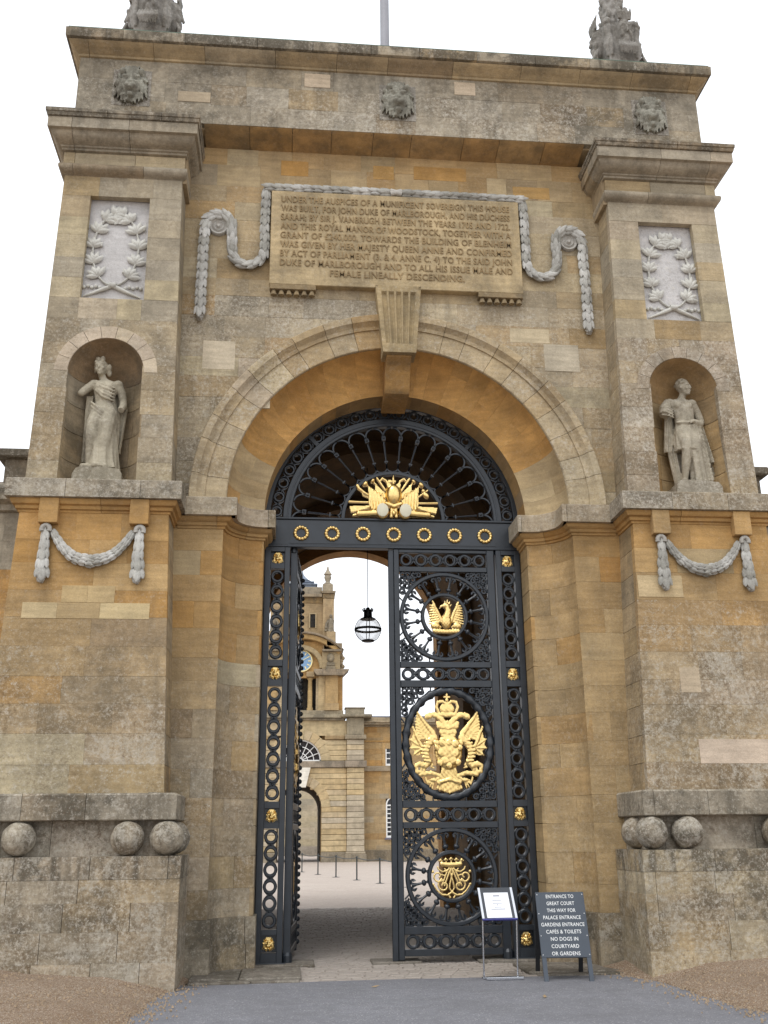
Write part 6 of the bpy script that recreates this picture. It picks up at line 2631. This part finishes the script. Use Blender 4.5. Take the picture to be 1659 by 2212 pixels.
# ranges either side of the tower
def sash(parent, x0, x1, z0, z1, y, nx, nz, arched=False):
    q = MB()
    w_ = x1 - x0
    if arched:
        pts = [(x0, z0), (x1, z0), (x1, z1 - w_ / 2)] + [((x0 + x1) / 2 + w_ / 2 * math.cos(a), z1 - w_ / 2 + w_ / 2 * math.sin(a)) for a in [PI * k / 12 for k in range(1, 12)]] + [(x0, z1 - w_ / 2)]
    else:
        pts = [(x0, z0), (x1, z0), (x1, z1), (x0, z1)]
    q.prism(pts, y + .12, y + .16)
    g = q.build('window', M_GLASS, parent)
    q = MB()
    zt_ = z1 - (w_ / 2 if arched else 0)
    q.box(x0, x0 + .09, y, y + .1, z0, zt_)
    q.box(x1 - .09, x1, y, y + .1, z0, zt_)
    q.box(x0 + .09, x1 - .09, y, y + .1, z0, z0 + .14)
    q.box(x0 + .09, x1 - .09, y, y + .1, zt_ - .09, zt_)
    if arched:
        q.ring(((x0 + x1) / 2, zt_), w_ / 2 - .09, w_ / 2, y, y + .1, 14, a0=0, a1=PI)
    for k in range(1, nx):
        x = x0 + w_ * k / nx
        q.box(x - .03, x + .03, y + .03, y + .1, z0 + .14, zt_ - .09)
    for k in range(1, nz):
        z = z0 + .1 + (zt_ - z0 - .1) * k / nz
        q.box(x0 + .09, x1 - .09, y + .02, y + .1, z - .035, z + .035)
    q.build('sash_bars', M_WHITE, g)


for s, lab in ((1, 'two-storey honey stone range with sash windows, right of the clock tower'), (-1, 'two-storey honey stone range with sash windows, left of the clock tower')):
    rg_ = thing('court_range', lab, 'building', (TX, 57.7, 0), group='ranges beside the clock tower')
    x0, x1 = 4.43, 16.0
    zs = courses(-.1, 9.0, .38)
    wins = [(6.0, 7.1), (9.6, 10.7), (13.2, 14.3)]
    for z0, z1 in zip(zs, zs[1:]):
        segs = [(x0, x1)]
        zm = (z0 + z1) / 2
        if 6.3 < zm < 7.6 or 1.5 < zm < 4.2:
            segs, p = [], x0
            for a, b in wins:
                segs.append((p, a))
                p = b
            segs.append((p, x1))
        for a, b in segs:
            xs = cuts(a, b, .9, 1.4)
            for xa_, xb_ in zip(xs, xs[1:]):
                pal = [(ORANGE, 2.5), (TAN, 3)] if zm > 4.5 else [(TAN, 3), (ORANGE, 1), (GREY, 1)]
                a_, b_ = (xa_, xb_) if s > 0 else (-xb_, -xa_)
                o = slab([(a_, z0), (b_, z0), (b_, z1), (a_, z1)], mp_wall, .12).build('wall_block', M_FAR, rg_, color=pick(pal), lichen=.1, dirt=.3)
    fbox('wall_core', rg_, s * 4.4, s * x1, .35, 6, -.1, 9.0, (60, 50, 40))
    fbox('plinth_course', rg_, s * x0, s * x1, -.2, .1, -.1, .75, (140, 126, 104), .03, .3, .8)
    fbox('string_course', rg_, s * x0, s * x1, -.12, .1, 5.95, 6.3, (158, 142, 118), .02, .2, .5)
    fbox('architrave', rg_, s * x0, s * x1, -.05, .1, 7.95, 8.06, (178, 140, 86), .02)
    q = MB()
    q.prism([(0, 9.0), (11.6, 9.0), (11.6, 9.55), (0, 9.55)], -.5, .3)
    for (y0, z0, z1) in ((-.15, 9.0, 9.12), (-.45, 9.122, 9.26), (-.55, 9.262, 9.36), (-.15, 9.362, 9.66)):
        fbox('cornice', rg_, s * x0, s * x1, y0, 4, z0, z1, rc([(150, 136, 112), (164, 148, 122)]), .02, .3, .6)
    fbox('lead_roof', rg_, s * x0, s * x1, .2, 6, 9.662, 9.78, (90, 92, 110))
    for a, b in wins:
        xa_, xb_ = sorted((s * a, s * b))
        sash(rg_, xa_, xb_, 6.32, 7.60, .02, 3, 3)
        sash(rg_, xa_, xb_, 1.52, 4.25, .02, 3, 7, True)
        for (u0, u1) in ((xa_ - .22, xa_), (xb_, xb_ + .22)):
            fbox('window_surround', rg_, u0, u1, -.05, .1, 6.31, 7.9, (190, 156, 106))
        fbox('window_sill', rg_, xa_ - .1, xb_ + .1, -.12, .1, 1.40, 1.518, (120, 116, 128))
# wall and windows of a further court seen through the tower's archway
far = thing('far_range', 'pale stone building glimpsed through the clock tower archway', 'building', (TX, 84, 0))
zs = courses(-.1, 8.6, .5)
for z0, z1 in zip(zs, zs[1:]):
    xs = cuts(-6, 6, 1.5, 2.2)
    for a, b in zip(xs, xs[1:]):
        slab([(a, z0), (b, z0), (b, z1), (a, z1)], mp_wall, .1).build('wall_block', M_FAR, far, color=pick([(CREAM, 3), (PINK, 1), (GREY, 2)]), lichen=0, dirt=.1)
fbox('wall_core', far, -6, 6, .09, 3, -.1, 8.6, (120, 110, 96))
for x in (-3.4, 3.2):
    sash(far, x - .55, x + .55, 1.2, 4.8, -.15, 3, 6)
fbox('plinth_course', far, -6, 6, -.3, .05, -.1, .8, (160, 150, 136))

# ================================================================== LANTERN IN THE PASSAGE
lan = thing('hanging_lantern', 'black-framed glass globe lantern hanging on a long cord in the passage', 'lantern', (0, 6, 5.49))
m, t, b = new_mat('lantern_glass')
out_ = [n for n in t.nodes if n.type == 'OUTPUT_MATERIAL'][0]
b.inputs['Base Color'].default_value = (.9, .9, .86, 1)
b.inputs['Roughness'].default_value = .08
tp = N(t, 'ShaderNodeBsdfTransparent')
tl = N(t, 'ShaderNodeBsdfTranslucent')
tl.inputs['Color'].default_value = (.9, .9, .84, 1)
lw = N(t, 'ShaderNodeLayerWeight')
lw.inputs['Blend'].default_value = .25
m1 = N(t, 'ShaderNodeMixShader')
m1.inputs[0].default_value = .20
t.links.new(tp.outputs[0], m1.inputs[1])
t.links.new(tl.outputs[0], m1.inputs[2])
m2 = N(t, 'ShaderNodeMixShader')
t.links.new(mth(t, 'MULTIPLY', lw.outputs['Fresnel'], .25), m2.inputs[0])
t.links.new(m1.outputs[0], m2.inputs[1])
t.links.new(b.outputs[0], m2.inputs[2])
t.links.new(m2.outputs[0], out_.inputs['Surface'])
q = MB()
q.ball((0, 0, 0), .243, n=32, m=20)
q.build('glass_globe', m, lan, smooth=179)
M_BLACK = plain_mat('black_iron', (.012, .012, .013), .5, var=.2)
q = MB()
vs, fs_ = [], []
for k in range(40):
    a = 2 * PI * k / 40
    for r, z in ((.25, -.022), (.268, -.022), (.268, .022), (.25, .022)):
        vs.append((r * math.cos(a), r * math.sin(a), z))
for k in range(40):
    k2 = (k + 1) % 40
    for j in range(4):
        j2 = (j + 1) % 4
        fs_.append((k * 4 + j, k2 * 4 + j, k2 * 4 + j2, k * 4 + j2))
q.add(vs, fs_)
q.build('equator_band', M_BLACK, lan, smooth=40)
for k in range(4):
    a = k * PI / 2 + .05
    q = MB()
    q.tube([(.255 * math.cos(t_) * math.cos(a), .255 * math.cos(t_) * math.sin(a), .255 * math.sin(t_)) for t_ in [R_(-66 + 132 * i / 16) for i in range(17)]], .008, 6)
    q.build('meridian_bar', M_BLACK, lan, smooth=60)
q = MB()
q.lathe([(.15, .20), (.155, .215), (.085, .25), (.08, .36), (.10, .365), (.10, .385), (.05, .40), (.03, .44), (.0, .45)], 20)
for k in range(8):
    a = k * PI / 4
    q.tube([(.085 * math.cos(a), .085 * math.sin(a), .36), (.105 * math.cos(a), .105 * math.sin(a), .40), (.085 * math.cos(a), .085 * math.sin(a), .425)], .012, 5)
q.build('cap', M_BLACK, lan, smooth=40)
q = MB()
q.lathe([(.10, -.245), (.125, -.235), (.125, -.215), (.10, -.205), (.085, -.225)], 20)
q.build('bottom_ring', M_BLACK, lan, smooth=40)
q = MB()
q.tube([(0, 0, .44), (0, 0, 3.42)], .008, 6)
q.build('cord', M_BLACK, lan)

# ================================================================== A-FRAME SIGN
ab = thing('a_frame_sign', 'dark slate A-frame sign with white lettering standing on the paving by the gate', 'sign', (1.765, -.69, .94), R_(-5))
M_SLATE = plain_mat('slate_blue_paint', lin(64, 71, 80), .55, var=.08, scale=8)
M_PAINTW = plain_mat('sign_lettering', (.80, .80, .78), .6, var=.03)
M_BLK = plain_mat('sign_back_black', (.015, .016, .018), .6)
tilt = math.atan2(.27, .75)
fr = part('front_panel', ab)
fr.rotation_euler = (-tilt, 0, 0)
q = MB()
q.box(-.29, .29, -.012, .012, -.74, 0, ch=.003)
q.build('board', M_SLATE, fr)
for s in (-1, 1):
    q = MB()
    q.box(*sorted((s * .235, s * .285)), -.010, .022, -1.0, -.741)
    q.build('leg', M_SLATE, fr)
for x in (-.27, .27):
    for z in (-.03, -.25, -.5, -.71):
        q = MB()
        q.ball((x, -.013, z), .006, n=6, m=4)
        q.build('screw', M_PAINTW, fr)
BL = ['ENTRANCE TO', 'GREAT COURT', 'THIS WAY FOR', 'PALACE ENTRANCE', 'GARDENS ENTRANCE', 'CAF\u00c9S & TOILETS', 'NO DOGS IN', 'COURTYARD', 'OR GARDENS']
text_lines(BL, fr, M_PAINTW, 0, -.072, .0805, .041, .2, -.0125, 'lettering', .0015, [.165, .165, .170, .222, .255, .205, .160, .160, .165], .004)
bkp = part('back_panel', ab)
bkp.rotation_euler = (tilt * .9, 0, 0)
q = MB()
q.box(-.29, .29, .0, .022, -.76, -.01, ch=.003)
q.build('board', M_BLK, bkp)
for s in (-1, 1):
    q = MB()
    q.box(*sorted((s * .235, s * .285)), .0, .03, -.985, -.761)
    q.build('leg', M_BLK, bkp)

# ================================================================== NOTICE STAND
ms = thing('notice_stand', 'slim chrome notice stand holding a white sheet in a dark frame before the gate', 'stand', (1.02, -.72, .012))
M_CHR = plain_mat('satin_chrome', (.62, .63, .66), .25, metal=1.0, var=.05)
q = MB()
q.box(-.205, .235, -.12, -.02, 0, .03, ch=.004)
q.build('base_plate', M_CHR, ms)
for s in (-1, 1):
    q = MB()
    q.tube([(s * .20 - .01, .02, 0), (s * .205, .0, .66)], .011, 8)
    q.build('upright', M_CHR, ms, smooth=60)
    q = MB()
    q.box(*sorted((s * .19, s * .225)), -.02, .10, 0, .012)
    q.build('foot', M_CHR, ms)
hd = part('header', ms, (0, -.03, .65))
hd.rotation_euler = (-R_(38), 0, 0)
q = MB()
q.box(-.215, .215, 0, .022, 0, .425, ch=.004)
q.build('frame', plain_mat('dark_frame', lin(54, 58, 64), .4), hd)
q = MB()
q.box(-.212, -.185, -.004, .0, .004, .42)
q.build('chrome_edge', M_CHR, hd)
q = MB()
q.box(.185, .212, -.004, .0, .004, .42)
q.build('chrome_edge', M_CHR, hd)
q = MB()
q.box(-.15, .15, -.003, -.0005, .012, .35)
pap = q.build('paper', plain_mat('white_paper', (.82, .83, .86), .6, var=.02), hd)
q = MB()
q.box(-.21, .21, -.006, .02, -.012, -.001)
q.build('blue_edge', plain_mat('blue_violet', lin(60, 62, 140), .4), hd)  # blue-violet strip along the bottom of the panel
M_INK = plain_mat('grey_print', (.22, .22, .26), .7)
for (x, z, w_, h_) in ((0, .305, .075, .014), (0, .275, .22, .002), (0, .245, .11, .006), (0, .205, .115, .006), (0, .182, .014, .012), (0, .152, .085, .006), (0, .125, .17, .008)):
    q = MB()
    q.box(x - w_ / 2, x + w_ / 2, -.0045, -.0032, z - h_ / 2, z + h_ / 2)
    q.build('print_line', M_INK, pap)

# ================================================================== ROPE BARRIER IN THE COURT
M_POST = plain_mat('dark_green_paint', (.018, .026, .026), .5)
posts = [(-1.45, 41.5), (-.78, 37.8), (-.108, 34.2), (.549, 30.8), (1.212, 27.6), (1.841, 24.5), (2.5, 21.4)]
pd = MB()
pd.tube([(0, 0, 0), (0, 0, .83)], .028, 10)
pd.ball((0, 0, .845), .038, n=10, m=8)
me_p = pd.mesh('shaft', M_POST, 60)
bd_ = MB()
bd_.lathe([(.16, 0), (.16, .008), (.05, .02), (.03, .04)], 16)
me_b = bd_.mesh('foot_plate', M_POST, 60)
names = ['farthest rope post of the court barrier, half hidden by the open leaf', 'sixth rope post of the court barrier counted from the nearest', 'rope post of the court barrier beside the open gate leaf, smallest in clear view',
         'dark rope post in front of the rusticated pilaster, second from left in view', 'dark rope post third from left in the open gateway', 'tallest dark rope post in the open gateway, beside the closed leaf', 'nearest rope post, seen through the lower wheel of the closed leaf']
for (x, y), lab in zip(posts, names):
    p = thing('rope_post', lab, 'post', (x, y, -.003), group='rope barrier posts in the court')
    place('shaft', me_p, p)
    place('foot_plate', me_b, p)
q = MB()
pts = []
for (a, b_) in zip(posts, posts[1:]):
    for k in range(8):
        f = k / 8
        pts.append((a[0] + (b_[0] - a[0]) * f, a[1] + (b_[1] - a[1]) * f, .82 - .06 * math.sin(PI * f)))
pts.append((posts[-1][0], posts[-1][1], .82))
q.tube(pts, .018, 6)
tag(q.build('barrier_rope', M_POST, None, smooth=60), 'dark rope sagging between the posts across the court', 'rope')

# fallen leaves and litter on the tarmac
for k, (x, y, lab) in enumerate(((-.55, -1.15, 'small dry leaf on the tarmac in the middle'), (1.15, -2.2, 'small curled leaf on the tarmac in front of the signs'))):
    q = MB()
    vs = [(0, 0, .004), (.05, .02, .012), (.1, 0, .02), (.05, -.025, .006), (.05, 0, .018)]
    q.add(vs, [(0, 1, 4), (1, 2, 4), (2, 3, 4), (3, 0, 4)])
    o = q.build('dry_leaf', plain_mat('dry_leaf', lin(150, 128, 96), .9), None)
    o.location = (x, y, .012)
    o.rotation_euler = (0, 0, k * 1.3)
    tag(o, lab, 'leaf')
